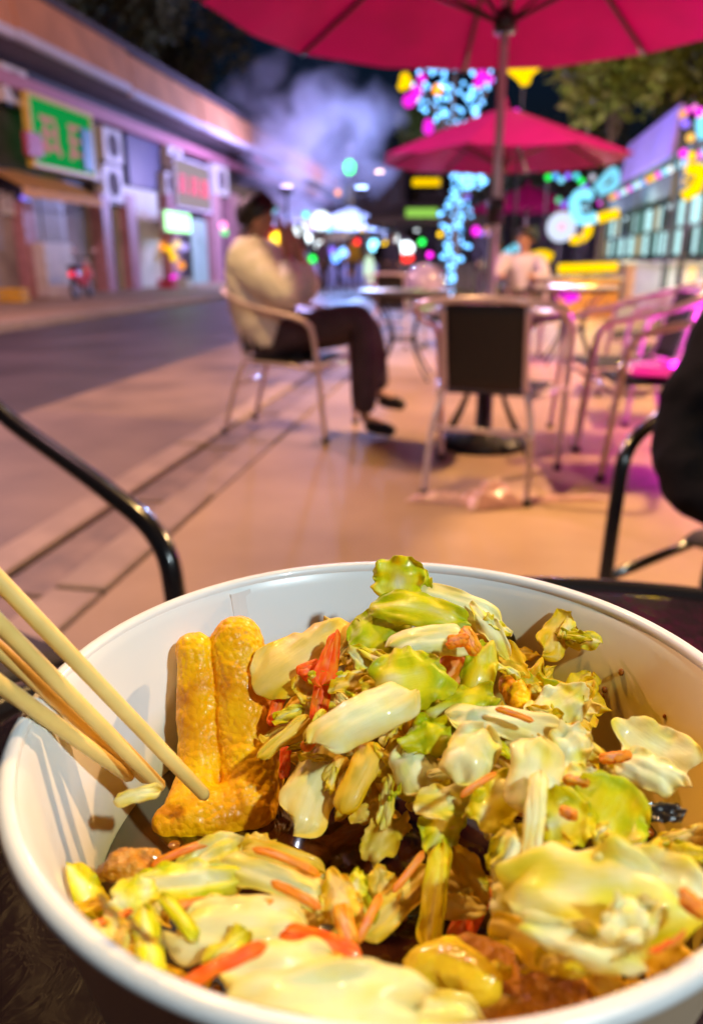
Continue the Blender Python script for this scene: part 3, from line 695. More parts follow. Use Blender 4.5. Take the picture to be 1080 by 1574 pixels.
cab('small translucent cabbage flap at far right of the heap', 885, 1085, 55, 70, 70, g=.1, a=.25, cu=30, cv=50, ruf=2, lift=2)
cab('long white cabbage rib stretched to the right of heap middle', 775, 1110, 180, 60, -14, g=.10, cu=-30, cv=-50, ruf=2, lift=8, shape='stem', th=1.5)
cab('bright yellow-green leaf in the very middle of the heap', 705, 1085, 110, 85, 20, g=.85, cu=-30, cv=-50, ruf=3.5, lift=7)
cab('big glossy white cabbage rib slanting left of the heap middle', 560, 1100, 180, 82, 36, g=.03, a=.05, cu=-25, cv=-80, ruf=1, lift=8, shape='stem', th=2.2, jag=.08)
cab('yellow-green leaf just under the jagged yellow leaf', 655, 1130, 95, 65, 30, g=.85, cu=-30, cv=-40, ruf=3, lift=7)
cab('white cabbage chunk with bright spot left of heap centre', 640, 1182, 80, 76, 110, g=.05, cu=-40, cv=-70, ruf=2, lift=9, shape='stem', th=3)
cab('short white stick of cabbage right of the white chunk', 680, 1190, 50, 20, 8, g=.03, cu=-15, cv=-60, ruf=.6, lift=9, shape='strip', th=2)
cab('curved white cabbage cup at heap centre', 722, 1160, 105, 82, 68, g=.10, cu=-50, cv=-60, ruf=2.5, lift=11, shape='stem', th=1.8)
cab('large smooth pinkish white cabbage piece right of heap centre', 820, 1190, 125, 88, 80, g=.0, cu=-35, cv=-50, ruf=1.5, lift=11, shape='stem', th=2.2, jag=.08)
cab('narrow upright white cabbage rib in front of the pinkish piece', 822, 1250, 150, 34, 84, g=.05, cu=-30, cv=-60, ruf=1, lift=12, shape='strip', th=2)
cab('white pointed cabbage leaf right of the pinkish piece', 876, 1150, 95, 85, 58, g=.08, cu=-20, cv=-45, ruf=4, lift=8, jag=.35)
cab('speckled pale cabbage scrap below the white pointed leaf', 890, 1205, 85, 62, 30, g=.25, cu=-30, cv=-30, ruf=3, lift=7)
cab('shiny yellow-green folded cabbage leaf at right with glints', 942, 1250, 120, 130, 62, g=.85, cu=-60, cv=-70, ruf=2, lift=6, th=1.2)
cab('dull yellow leaf left of the shiny folded leaf', 868, 1260, 110, 95, 20, g=.62, a=.12, cu=-30, cv=-50, ruf=2.5, lift=7)
cab('translucent round cabbage curl against the right wall', 1005, 1150, 150, 105, -48, g=.05, a=.12, cu=60, cv=80, ruf=2, lift=4, th=1.3)
cab('whiter inner fold of the curl by the right wall', 1000, 1185, 100, 62, -40, g=.0, cu=-50, cv=-60, ruf=2, lift=7, shape='stem')
cab('small pale scrap left of the right wall curl', 945, 1190, 60, 40, 30, g=.15, a=.2, cu=-30, cv=-30, ruf=2, lift=2)
cab('greyish translucent cabbage rib low on the left of heap', 480, 1212, 130, 90, 72, g=.10, a=.28, cu=-20, cv=-60, ruf=1.2, lift=5, shape='stem', th=1.5, jag=.08)
cab('fat amber sprout stick leaning at the heap left front', 552, 1195, 125, 44, 72, g=.2, a=.75, cu=-15, cv=-120, ruf=.6, lift=8, shape='stem', th=4, jag=.05)
cab('small amber nub left of the fat amber stick', 515, 1182, 50, 26, 60, g=.2, a=.6, cu=-15, cv=-90, ruf=.5, lift=6, shape='stem', th=3)
cab('amber scrap beneath the glossy white rib', 470, 1055, 60, 55, 110, g=.35, a=.55, cu=-20, cv=-40, ruf=2, lift=4)
cab('amber scrap between carrot and jagged leaf', 535, 1052, 60, 40, 20, g=.4, a=.55, cu=-20, cv=-40, ruf=2, lift=3)
cab('thin amber strip left of the red carrots', 440, 1130, 110, 26, 50, g=.3, a=.55, cu=-25, cv=-30, ruf=1, lift=3, shape='strip')
cab('yellow scrap right of the fat amber stick', 600, 1165, 70, 32, 55, g=.5, a=.4, cu=-20, cv=-50, ruf=1, lift=5, shape='stem', th=2)
cab('pale cabbage scrap below heap centre', 692, 1232, 110, 56, 8, g=.22, a=.12, cu=-20, cv=-40, ruf=2, lift=9)
cab('yellow-green leaf with a bright droplet below heap centre', 678, 1272, 95, 80, 70, g=.75, a=.05, cu=-40, cv=-50, ruf=2, lift=9)
cab('yellow leaf in shade under the cabbage cup', 762, 1230, 120, 80, 60, g=.6, a=.2, cu=-20, cv=-40, ruf=2.5, lift=6)
cab('amber ragged shred at the heap foot', 590, 1285, 110, 60, 60, g=.2, a=.7, cu=-30, cv=-40, ruf=3, lift=5, jag=.4)
cab('amber shred left of the ragged one at heap foot', 565, 1250, 60, 40, 30, g=.2, a=.7, cu=-30, cv=-40, ruf=2, lift=4)
cab('long amber ribbon sloping down from the heap foot', 612, 1385, 170, 52, 52, g=.25, a=.6, cu=-25, cv=-40, ruf=2, lift=6, shape='strip')
cab('yellow ribbon hanging down below the heap', 668, 1370, 160, 40, 84, g=.62, a=.2, cu=-30, cv=-50, ruf=2, lift=11, shape='strip')
cab('pointed amber ribbon right of the yellow hanging ribbon', 722, 1345, 130, 46, 110, g=.3, a=.6, cu=-30, cv=-40, ruf=2, lift=5)
# big front right leaf
cab('pale green ruffled cabbage lobe at front right', 785, 1310, 95, 80, 60, g=.45, cu=-40, cv=-50, ruf=4, lift=8, jag=.3)
cab('round pale cabbage lobe under the ruffled front lobe', 795, 1372, 110, 95, 80, g=.22, a=.05, cu=-40, cv=-50, ruf=3, lift=11, jag=.2)
cab('broad white-and-yellow cabbage leaf across the front right', 915, 1375, 290, 180, -6, g=.30, cu=-50, cv=-40, ruf=5, lift=9, th=1.5, jag=.25)
cab('broad pinkish cabbage edge at right of the front leaf', 1000, 1345, 190, 95, -35, g=.08, cu=-40, cv=-50, ruf=2.5, lift=12, th=1.5)
cab('white torn flap folded on the front right leaf', 972, 1415, 100, 80, 30, g=.02, cu=30, cv=40, ruf=4, lift=16, th=1.5, jag=.35)
cab('white pointed lower edge of the front right leaf', 900, 1450, 190, 62, -28, g=.05, cu=-30, cv=-50, ruf=3, lift=14, th=1.5, jag=.3)
cab('amber soaked cabbage under the front right leaf', 840, 1450, 170, 80, -30, g=.35, a=.5, cu=-30, cv=-40, ruf=3, lift=6)
cab('amber translucent cabbage along the right front wall', 1030, 1490, 180, 110, -60, g=.3, a=.6, cu=30, cv=30, ruf=3, lift=3)
# left front pile
cab('yellow-green cabbage chunk by the left wall', 128, 1370, 100, 55, -62, g=.62, a=.05, cu=-30, cv=-60, ruf=2, lift=4, shape='stem', th=2)
cab('pale yellow cabbage strip lying across the left front pile', 280, 1352, 220, 66, 12, g=.40, cu=-45, cv=-50, ruf=3, lift=6)
cab('bright pale knob at the left end of the front strip', 205, 1375, 85, 62, 20, g=.30, cu=-50, cv=-70, ruf=2, lift=10)
cab('pale cabbage wedge behind the front strip', 322, 1318, 110, 55, 38, g=.25, a=.15, cu=-30, cv=-50, ruf=2, lift=5, shape='stem')
cab('yellow-green stalk pointing down over the left rim side', 228, 1452, 130, 44, -82, g=.72, cu=-30, cv=-80, ruf=1.5, lift=6, shape='stem', th=2)
cab('thin yellow-green tendril right of the left stalk', 275, 1408, 95, 24, -58, g=.75, cu=-40, cv=-60, ruf=1, lift=9, shape='strip', th=1.6)
cab('pale cabbage ribbon arching to the right in front', 420, 1352, 200, 52, -24, g=.18, a=.15, cu=-70, cv=-50, ruf=2, lift=8, shape='strip')
cab('amber ribbon arching behind the pale front ribbon', 430, 1318, 150, 40, -20, g=.2, a=.65, cu=-70, cv=-50, ruf=1.5, lift=5, shape='strip')
cab('pale orange-edged cabbage piece at middle front', 527, 1385, 110, 66, 105, g=.35, a=.35, c=.15, cu=-40, cv=-60, ruf=2, lift=8)
cab('small yellow-green knob beside the middle front piece', 548, 1358, 50, 40, 70, g=.6, cu=-40, cv=-50, ruf=2, lift=9)
cab('curly amber scrap right of the middle front piece', 590, 1362, 80, 50, 110, g=.3, a=.55, cu=-40, cv=-50, ruf=3, lift=4)
cab('wide greyish white cabbage rib in the left front', 365, 1425, 200, 95, 4, g=.05, a=.08, cu=-40, cv=-50, ruf=2, lift=8, shape='stem', th=2, jag=.08)
cab('pale cabbage rib behind the thin red carrot', 425, 1482, 190, 75, 12, g=.12, a=.12, cu=-35, cv=-50, ruf=2, lift=9, shape='stem', th=2, jag=.08)
cab('broad blurred white cabbage rib along the bottom', 500, 1540, 330, 110, 6, g=.05, a=.03, cu=-50, cv=-50, ruf=3, lift=10, shape='stem', th=2.2, jag=.08)
cab('pale cabbage rib at the bottom right of the white one', 650, 1560, 200, 70, -12, g=.12, a=.05, cu=-40, cv=-50, ruf=3, lift=9, shape='stem', th=2)
cab('amber cabbage scrap behind the left front pile', 390, 1300, 70, 45, 30, g=.2, a=.6, cu=-30, cv=-40, ruf=2, lift=3)
cab('pale shred under the chopsticks at left', 212, 1222, 70, 26, 22, g=.12, a=.2, cu=-30, cv=-60, ruf=.8, lift=22, shape='strip', th=1.5)
cab('pale scrap with orange tint against the left front wall', 175, 1440, 80, 50, -50, g=.2, a=.3, cu=-30, cv=-40, ruf=2, lift=4)
# carrots and chili
car('upright red carrot sliver on the heap left', 506, 1012, 95, 30, 80, lift=7, taper=-.5)
car('lower red carrot strip under the upright sliver', 493, 1075, 70, 28, 84, lift=6)
car('orange carrot tail slanting below the red strip', 482, 1130, 60, 18, 65, lift=5, c=.8)
car('small red carrot piece beside the fried roll', 438, 1172, 52, 16, 88, lift=4)
car('red carrot bit behind the amber leaf', 478, 1030, 40, 30, 30, lift=3)
car('orange carrot bit near the top right of heap', 703, 985, 34, 20, 10, lift=9, c=.75)
car('orange carrot slice hidden in the upper heap', 692, 1035, 70, 55, 60, lift=3, c=.6, a=.6, th=3)
car('orange tipped carrot shred right of the heap top', 722, 985, 50, 24, -70, lift=8, c=.6)
car('orange carrot stub pointing left by the right wall curl', 945, 1164, 50, 14, 5, lift=9, c=.7)
car('tiny orange carrot dot on the yellow leaf', 873, 1250, 14, 26, 85, lift=13, c=.7)
car('tiny orange carrot shred on the speckled scrap', 885, 1200, 40, 12, -20, lift=11, c=.6)
car('broad red carrot slice at middle front', 492, 1452, 130, 40, -24, lift=9, cu=-30, th=2)
car('thin red carrot strip curving over the left front rib', 345, 1482, 140, 18, 36, lift=15, cu=-25)
car('orange carrot piece under the front strip', 300, 1392, 60, 20, 12, lift=7, c=.7)
car('orange carrot piece low at the left rim', 190, 1462, 50, 36, -50, lift=6, c=.7)
car('orange carrot edge on the middle front piece', 530, 1420, 60, 30, 100, lift=11, c=.6)
car('red chili strip in the dark gap at the front', 722, 1405, 110, 40, 70, lift=3, c=.95)
car('red carrot at the right frame edge near the bottom', 1072, 1492, 70, 30, 20, lift=9)
car('orange carrot at the right frame edge beside the front leaf', 1072, 1395, 60, 26, -50, lift=12, c=.7)
car('dull red carrot in the shade behind the fried roll', 425, 1085, 70, 20, 80, lift=0)
car('red carrot under the white pointed leaf', 862, 1125, 60, 20, 8, lift=1)
car('thin orange carrot shred arching behind the pale wedge', 285, 1308, 110, 13, 32, lift=9, c=.75, cu=-50, th=1.4)
car('thin orange carrot shred on the amber front ribbon', 440, 1322, 120, 13, -28, lift=12, c=.7, cu=-60, th=1.4)
car('orange carrot shred crossing the pale front ribbon', 455, 1375, 90, 14, -35, lift=14, c=.75, cu=-30, th=1.4)
car('short orange carrot shred above the wide white rib', 385, 1392, 70, 12, 15, lift=13, c=.7, th=1.4)
car('orange carrot shred beside the curly amber scrap', 568, 1410, 80, 14, 70, lift=10, c=.7, cu=-40, th=1.4)
car('thin orange carrot shred on the white centre cup', 735, 1205, 70, 10, 40, lift=15, c=.7, cu=-30, th=1.2)
car('thin orange carrot shred on the long white rib', 790, 1098, 60, 10, -30, lift=13, c=.7, cu=-30, th=1.2)
car('orange carrot shred in shade left of the hanging ribbon', 628, 1340, 80, 12, 60, lift=9, c=.7, th=1.2)
car('thin red carrot shred on the left front pile edge', 170, 1412, 70, 11, 30, lift=9, c=.85, th=1.2)
# soaked shreds filling the heap; each is described by the named piece it lies next to
import re
rnd = random.Random(3); taken = set()
def near_label(px, py, word):
    best = sorted(NAMED, key=lambda q: (q[0]-px)**2+(q[1]-py)**2)
    for q in best[:9]:
        dx, dy = px-q[0], py-q[1]
        rel = ('right of' if dx > 0 else 'left of') if abs(dx) > abs(dy) else ('below' if dy > 0 else 'above')
        al = re.split(r' (?:in|at|on|of|below|under|beside|standing|leaning|running|sloping|arching|high|just|left|right|hanging|with|behind|stretched|slanting|against|low|between|from|lying|pointing|across|along|by|near|curving|hidden|folded) ', q[2])[0]
        for w in (word, 'small '+word, 'thin '+word, 'short '+word, 'narrow curled '+word):
            lb = '%s tucked %s the %s' % (w, rel, ' '.join(al.split()[:8]))
            if lb not in taken: taken.add(lb); return lb
    return word+' in the gaps between larger cabbage pieces'
for k in range(190):
    top_ = k >= 74
    kk = k % 74
    px, py = (rnd.uniform(440, 900), rnd.uniform(960, 1310)) if kk < 46 else (rnd.uniform(120, 560), rnd.uniform(1330, 1520)) if kk < 60 else (rnd.uniform(640, 1060), rnd.uniform(1280, 1540))
    if kk < 46 and py > 1180+(px-440)*.5: py -= 120
    am = rnd.uniform(.35, .9) if not top_ else rnd.uniform(0, .45)
    g_ = rnd.uniform(.1, .6) if not top_ else rnd.uniform(0, .85)
    word = 'amber cabbage shred' if am > .5 else ('yellow cabbage shred' if g_ > .4 else 'pale cabbage shred')
    L_ = rnd.uniform(60, 120) if not top_ else rnd.uniform(34, 85)
    piece('cabbage_shred', near_label(px, py, word), 'cabbage', px, py, L_, L_*(rnd.uniform(.25, .6) if not top_ else rnd.uniform(.16, .6)), rnd.uniform(0, 180), g=g_, a=am, cu=rnd.uniform(-60, 30), cv=rnd.uniform(-70, 20), ruf=2, lift=rnd.uniform(-7, 0) if not top_ else rnd.uniform(1, 7), pitch=rnd.uniform(-25, 25), roll=rnd.uniform(-25, 25), shape=rnd.choice(['leaf', 'strip', 'stem']), th=1.3, jag=.22, group='soaked shreds in the heap')
# black fungus scrap
def fungus():
    m = mat('black fungus', (.012, .008, .007), .3, coat=.4)
    o = piece('fungus_strip', 'black fungus scrap by the right wall', 'fungus', 1018, 1248, 70, 36, -5, ruf=1.5, lift=2, th=1.5)
    o.data.materials[0] = m
fungus()
# ------------------------------------------------------------------ fried rolls and crumbs
def fried_mat():
    m = mat('golden fried crust', (.74, .30, .004), .42, var=.08, scale=75, c2=(.95, .56, .002), coat=.15, sss=.1, spec=.2)
    nt = m.node_tree; b = nt.nodes['Principled BSDF']
    rp = [n for n in nt.nodes if n.type == 'VALTORGB'][0]; rp.color_ramp.elements[0].position = .2; rp.color_ramp.elements[0].color = (.50, .12, .002, 1); e = rp.color_ramp.elements.new(.45); e.color = (.88, .40, .002, 1)
    tc = nt.nodes.new('ShaderNodeTexCoord'); vo = nt.nodes.new('ShaderNodeTexVoronoi'); vo.inputs['Scale'].default_value = 480
    nz = nt.nodes.new('ShaderNodeTexNoise'); nz.inputs['Scale'].default_value = 330; nz.inputs['Detail'].default_value = 5
    mm = nt.nodes.new('ShaderNodeMath'); mm.operation = 'SUBTRACT'; nt.links.new(nz.outputs['Fac'], mm.inputs[0])
    ml = nt.nodes.new('ShaderNodeMath'); ml.operation = 'MULTIPLY'; ml.inputs[1].default_value = .9; nt.links.new(vo.outputs['Distance'], ml.inputs[0]); nt.links.new(ml.outputs[0], mm.inputs[1])
    nt.links.new(tc.outputs['Object'], nz.inputs['Vector']); nt.links.new(tc.outputs['Object'], vo.inputs['Vector'])
    bp = nt.nodes.new('ShaderNodeBump'); bp.inputs['Strength'].default_value = .65; bp.inputs['Distance'].default_value = .0009
    nt.links.new(mm.outputs[0], bp.inputs['Height']); nt.links.new(bp.outputs[0], b.inputs['Normal']); nt.links.new(bp.outputs[0], b.inputs['Coat Normal'])
    return m
M['fried'] = fried_mat()
M['fried_dark'] = mat('soaked orange crust', (.50, .15, .006), .35, var=.3, scale=120, c2=(.72, .32, .008), coat=.5, bump=.5, bscale=400)
tex = bpy.data.textures.new('bumps', 'CLOUDS'); tex.noise_scale = .0024; tex.noise_depth = 4
tex2 = bpy.data.textures.new('dents', 'CLOUDS'); tex2.noise_scale = .013; tex2.noise_depth = 1
def lumps(name, chains, m, vox=.0006, disp=.0011, smooth=3):
    """blend of tapered rods, remeshed to one crusty skin"""
    mb = MB()
    for pts, rad in chains:
        mb.tube(pts, rad, 16); mb.ball(pts[0], rad[0]*.99, 14, 10); mb.ball(pts[-1], rad[-1]*.99, 14, 10)
    cen = sum((Vector(v) for v in mb.v), Vector())/len(mb.v)
    mb.v = [v-cen for v in mb.v]
    o = mb.build(name, m, None, True, cen)
    rm_ = o.modifiers.new('remesh', 'REMESH'); rm_.mode = 'VOXEL'; rm_.voxel_size = vox; rm_.use_smooth_shade = True
    s_ = o.modifiers.new('smooth', 'SMOOTH'); s_.iterations = smooth; s_.factor = .6
    for t, st in ((tex2, disp*1.5), (tex, disp)):
        d_ = o.modifiers.new('displace', 'DISPLACE'); d_.texture = t; d_.strength = st; d_.mid_level = .5; d_.texture_coords = 'LOCAL'
    return o
def T(px, py, Yf):   # point on the view ray at forward distance Yf (camera heading)
    d = ray(px, py); return CAM + d*(Yf/d.dot(cH))
ch = [([T(300, 1000, .212), T(306, 1060, .206), T(311, 1130, .200), T(308, 1200, .191), T(292, 1245, .182)], [.0060, .0068, .0070, .0074, .0076]),
      ([T(364, 985, .214), T(374, 1050, .207), T(382, 1130, .199), T(388, 1200, .190), T(384, 1240, .183)], [.0082, .0092, .0094, .0092, .0086]),
      ([T(384, 1236, .184), T(340, 1252, .181), T(290, 1254, .180), T(264, 1268, .178)], [.0086, .0082, .0076, .0056])]
tag(lumps('fried_roll', ch, M['fried']), 'golden fried double roll leaning on the bowl wall beside the chopsticks', 'fried roll')
H2 = lambda px, py, l=0: heap(px, py, l/1000)
tag(lumps('fried_crumb', [([H2(160, 1345, 0), H2(185, 1332, 1), H2(212, 1338, 0)], [.0022, .0036, .0028]), ([H2(200, 1330, 1), H2(236, 1322, 1)], [.0030, .0022])], M['fried_dark'], .0005, .0022), 'brown fried scrap in the left front pile', 'fried crumb')
tag(lumps('fried_crumb', [([H2(782, 1052, 2), H2(797, 1072, 2), H2(802, 1088, 2)], [.003, .0042, .003])], M['fried'], .0005, .0012), 'small orange fried crumb at the heap right', 'fried crumb')
tag(lumps('fried_slab', [([H2(660, 1510, 0), H2(720, 1500, 0), H2(800, 1520, -2), H2(870, 1550, -4)], [.006, .0075, .0075, .006]), ([H2(700, 1535, 0), H2(800, 1560, -3)], [.007, .007])], M['fried_dark'], .0007, .001), 'brown soaked fried slab lying at the bottom front', 'fried slab')
tag(lumps('egg_lump', [([H2(650, 1498, 7), H2(690, 1488, 8), H2(735, 1506, 7)], [.0045, .0055, .0045])], mat('yellow egg', (.72, .52, .02), .25, coat=.5, sss=.2), .0006, .0012), 'shiny yellow egg lump on the brown slab', 'egg')
# droplet on the wall
dp = onZ(782, 985, BC.z-.018); dv = (dp-BC); dv.z = 0; dv.normalize()
dpos = Vector((BC.x, BC.y, BC.z-.018)) + dv*(wall_r(-.018)-.0003)
dm = mat('clear droplet', (1, .97, .9), .02, trans=1, var=0)
o = MB().ball((0, 0, 0), (.0022, .0009, .0032), 16, 12).build('droplet', dm, None, True, dpos); o.rotation_euler = (0, 0, math.atan2(dv.y, dv.x)-math.pi/2)
tag(o, 'clear droplet on the inner right wall of the bowl', 'droplet')
# ------------------------------------------------------------------ chopsticks
M['bamboo'] = mat('bamboo', (.74, .50, .13), .45, var=.14, scale=40, c2=(.88, .64, .22), coat=.05, spec=.3)
def rimpoint(px, py, up): return onZ(px, py, BC.z+up)
def stick(label, tip, over, r0, r1, ext=.13):
    a = tip; d = (over-tip).normalized(); L = (over-tip).length+ext
    pts = [a+d*(L*i/12) for i in range(13)]; rad = [r0*.55]+[r0+(r1-r0)*i/12 for i in range(1, 13)]
    pts.insert(1, a+d*.0012); rad.insert(1, r0*.93)
    cen = over.copy(); o = MB().tube([q-cen for q in pts], rad, 16).build('chopstick', M['bamboo'], None, True, cen)
    return tag(o, label, 'chopstick', 'bamboo chopsticks resting on the bowl rim')
stick('uppermost bamboo chopstick with its tip on the fried roll', T(318, 1226, .166), rimpoint(130, 1029, .010), .0018, .0026)
stick('second bamboo chopstick just below the uppermost one', T(250, 1212, .170), rimpoint(82, 1042, .0085), .0018, .0025)
stick('third bamboo chopstick, shaded, below the second', T(228, 1200, .176), rimpoint(52, 1045, .0065), .0017, .0024)
stick('lowest orange bamboo chopstick of the four', T(202, 1196, .174), rimpoint(38, 1079, .006), .0018, .0026)
# ------------------------------------------------------------------ shop row on the far side (facade plane x = FX)
FX = -12.0
def frect(px0, py0, px1, py1, X):
    """rectangle in the facade plane seen between two pixel corners -> y0, y1, z0, z1"""
    a, b = onX(px0, (py0+py1)/2, X), onX(px1, (py0+py1)/2, X); m = (px0+px1)/2
    return a.y, b.y, onX(m, py1, X).z, onX(m, py0, X).z
def fbox(name, m, parent, px0, py0, px1, py1, X, dep=.1, z0=None, bv=0):
    y0, y1, a, b = frect(px0, py0, px1, py1, X)
    if z0 is not None: a = z0
    loc = parent.location if parent else Vector()
    o = MB().box((0, 0, 0), (dep, y1-y0, b-a)).build(name, m, parent, False, Vector((X+dep/2, (y0+y1)/2, (a+b)/2)) - loc)
    if bv: bevel(o, bv)
    return o
M['stall_y0'] = mat('yellow crate plastic', (.7, .4, .04), .5); M['stall_r0'] = mat('red crate plastic', (.55, .04, .06), .5)
M['shutter'] = mat('grey shutter slats', (.40, .36, .34), .5, var=.1)
M['cream_door'] = mat('cream painted door', (.62, .62, .46), .5, var=.08)
M['green_door'] = mat('pale green door', (.30, .44, .34), .5)
M['pillar'] = mat('pink tiled pillar', (.42, .20, .22), .5, var=.2, scale=8)
b = empty('shop_row', (FX, 34, .03), 0, 'long low row of shops across the road under a terracotta canopy', 'building')
def bpart(name, m, c, d, rot=None):
    return MB().box(Vector(c)-b.location, d, rot).build(name, m, b)
bpart('wall', M['dark_wall'], (FX-3.0, 37, 3.43), (6.0, 52, 6.8))
bpart('canopy_soffit', M['soffit'], (FX+.75, 37, 5.72), (1.5, 52, .12))
bpart('beam', M['pink_paint'], (FX+.35, 37, 5.15), (.3, 52, .34))
bpart('roof', M['soffit'], (FX-2.3, 37, 6.92), (7.6, 52.4, .12))
y = 12.0; i = 0
fm = MB().box((0, 0, 0), (.14, 5.92, .92)).build('fascia_panel', M['fascia'], b)
tm = MB().box((0, 0, 0), (.18, 5.92, .20)).build('fascia_trim', M['lilac'], b)
for i in range(8):
    fo, to = (fm, tm) if i == 0 else (fm.copy(), tm.copy())
    if i: col.objects.link(fo); col.objects.link(to)
    zz = .04*math.sin(i*2.1)
    fo.location = Vector((FX+1.55, 15+i*6, 6.24+zz))-b.location; to.location = Vector((FX+1.57, 15+i*6, 5.70+zz))-b.location
    fo.rotation_euler = (0, R_(-8), 0)
for px in (148, 188, 253, 322, 352): fbox('pillar', M['pillar'], b, px-7, 300, px+6, 450, FX+.02, .45, z0=.03)
fbox('pillar', M['pillar'], b, 20, 310, 38, 455, FX+.02, .4, z0=.03)
fbox('shop_wall', M['wall_warm'], b, -60, 300, 18, 460, FX+.02, .12, z0=.03)
fbox('shutter', M['shutter'], b, 40, 300, 96, 378, FX+.03, .10)
y0, y1, z0, z1 = frect(40, 300, 96, 378, FX+.14)
for k in range(9):
    yy = y0+(y1-y0)*(k+.5)/9
    MB().box((0, 0, 0), (.03, (y1-y0)/9*.7, z1-z0)).build('slat', M['shutter'], b, False, Vector((FX+.15, yy, (z0+z1)/2))-b.location)
fbox('counter', M['white_plastic'], b, 45, 374, 90, 452, FX+.25, .5, z0=.03, bv=.02)
fbox('shutter', M['navy'], b, 192, 208, 248, 290, FX+.03, .12)
d_ = fbox('door', M['cream_door'], b, 176, 290, 243, 450, FX+.04, .1, z0=.03)
y0, y1, z0, z1 = frect(176, 290, 243, 450, FX+.14)
for k in range(3): MB().box((0, 0, 0), (.02, (y1-y0)*.86, (z1-.1)/3*.8)).build('door_panel', M['cream_door'], d_, False, (.06, 0, (-1+k)*(z1-.1)/3))
fbox('door', M['green_door'], b, 292, 338, 316, 447, FX+.04, .1, z0=.03)
fbox('window', M['white_plastic'], b, 0, 295, 20, 330, FX+.16, .06)
fbox('window', M['wall_warm'], b, 100, 300, 140, 450, FX+.02, .06, z0=.03)
fbox('cornice', M['lilac'], b, 100, 262, 165, 278, FX+.05, .35)
# awnings
def awning(px0, py0, px1, py1, m, label, out=1.3, drop=.55):
    y0, y1, z0, z1 = frect(px0, py0, px1, py1, FX+.1)
    r = empty('awning', (FX+.03, (y0+y1)/2, z1), 0, label, 'awning'); w = (y1-y0)
    mb = MB(); n = 12
    for s in (0, 1):
        for i in range(n+1):
            for (x, z) in ((0, 0), (out*.5, -drop*.42), (out, -drop)): mb.v.append(Vector((x, -w/2+w*i/n, z-.015*s+.02*math.sin(i*1.3))))
    for s in (0, 1):
        for i in range(n):
            for k in range(2):
                a = s*(n+1)*3+i*3+k; q = (a, a+1, a+4, a+3); mb.f.append(q if s else q[::-1])
    mb.build('cloth', m, r); 
    mb = MB()
    for i in range(n): mb.box((out, -w/2+w*(i+.5)/n, -drop-.10-.02*(i % 2)), (.012, w/n*.96, .2))
    mb.build('valance', m, r)
    for yy in (-w/2+.05, w/2-.05): MB().tube([(0, yy, -drop-.4), (out-.02, yy, -drop-.02)], .015, 6).build('bracket', M['dark_metal'], r)
    return r
awning(-40, 262, 92, 302, mat('orange awning cloth', (.72, .34, .06), .7), 'orange awning over the leftmost shopfront below the green sign')
awning(335, 238, 420, 275, mat('pink awning cloth', (.62, .14, .22), .7), 'pink awning at the far end of the shop row', 1.8, .6)
awning(375, 262, 462, 300, mat('lilac awning cloth', (.42, .36, .66), .7), 'lilac awning beyond the pink one under the smoke', 1.6, .7)
# signs with brush-stroke characters (illegible in the photograph)
def glyph(parent, m, y, z, w, h, x, seed, name='character'):
    rnd_ = random.Random(seed); mb = MB()
    for k in range(3): mb.box((x, y+rnd_.uniform(-.08, .08)*w, z+h*(.36-.34*k)), (.03, w*rnd_.uniform(.6, .95), h*.11))
    for k in range(2): mb.box((x+.002, y+w*(-.22+.44*k+rnd_.uniform(-.08, .08)), z-h*.05), (.03, w*.13, h*rnd_.uniform(.6, .9)))
    mb.box((x+.004, y+w*.3, z-h*.3), (.03, w*.12, h*.42), Matrix.Rotation(.7, 3, 'X')); mb.box((x+.006, y-w*.3, z-h*.3), (.03, w*.12, h*.42), Matrix.Rotation(-.7, 3, 'X'))
    return mb.build(name, m, parent)
def sign(px0, py0, px1, py1, m, mb_, mc, chars, label, X=FX+.5, hh=.62, seed=1, bord=.1, charmats=None):
    y0, y1, z0, z1 = frect(px0, py0, px1, py1, X)
    w, h = y1-y0, z1-z0
    r = empty('shop_sign', (X, (y0+y1)/2, (z0+z1)/2), 0, label, 'sign')
    MB().box((0, 0, 0), (.14, w, h)).build('panel', m, r)
    if mb_:
        for zz, hh2 in ((h/2, bord), (-h/2, bord)): MB().box((.02, 0, zz), (.2, w+bord, hh2)).build('border', mb_, r)
        for yy in (-w/2, w/2): MB().box((.018, yy, 0), (.19, bord, h-bord)).build('border', mb_, r)
    n = len(chars)
    for i, cm in enumerate(chars): glyph(r, cm, -w/2+w*(i+.5)/n*.92+.04*w, 0, w/n*.72, h*hh, .09, seed+i)
    return r
M['sign_green'] = emit('green lightbox', (.01, .50, .10), .55); M['sign_white'] = emit('white lightbox', (.66, .52, .60), .62)
M['ch_red'] = mat('red lettering', (.75, .03, .08), .5); M['ch_pink'] = emit('pink lettering', (.80, .30, .34), .55); M['yellow_trim'] = mat('yellow sign border', (.75, .55, .08), .5)
sign(45, 163, 138, 262, M['sign_green'], M['yellow_trim'], None, [M['ch_pink'], M['ch_pink']], 'green shop sign with yellow border and two pink characters', seed=4)
y0, y1, z0, z1 = frect(115, 200, 150, 262, FX+.62)
sign(266, 250, 320, 322, M['sign_white'], M['lilac'], None, [M['ch_red']]*3, 'white shop sign with red characters over the bright green lightbox', seed=9, hh=.42, bord=.06)
sign(126, 200, 140, 262, mat('teal sign board', (.02, .22, .30), .5), None, None, [], 'teal board at the right end of the green sign', X=FX+.62)
sign(40, 205, 62, 240, mat('dull red board', (.45, .06, .10), .5), None, None, [], 'small dull red board under the left end of green sign', X=FX+.66)
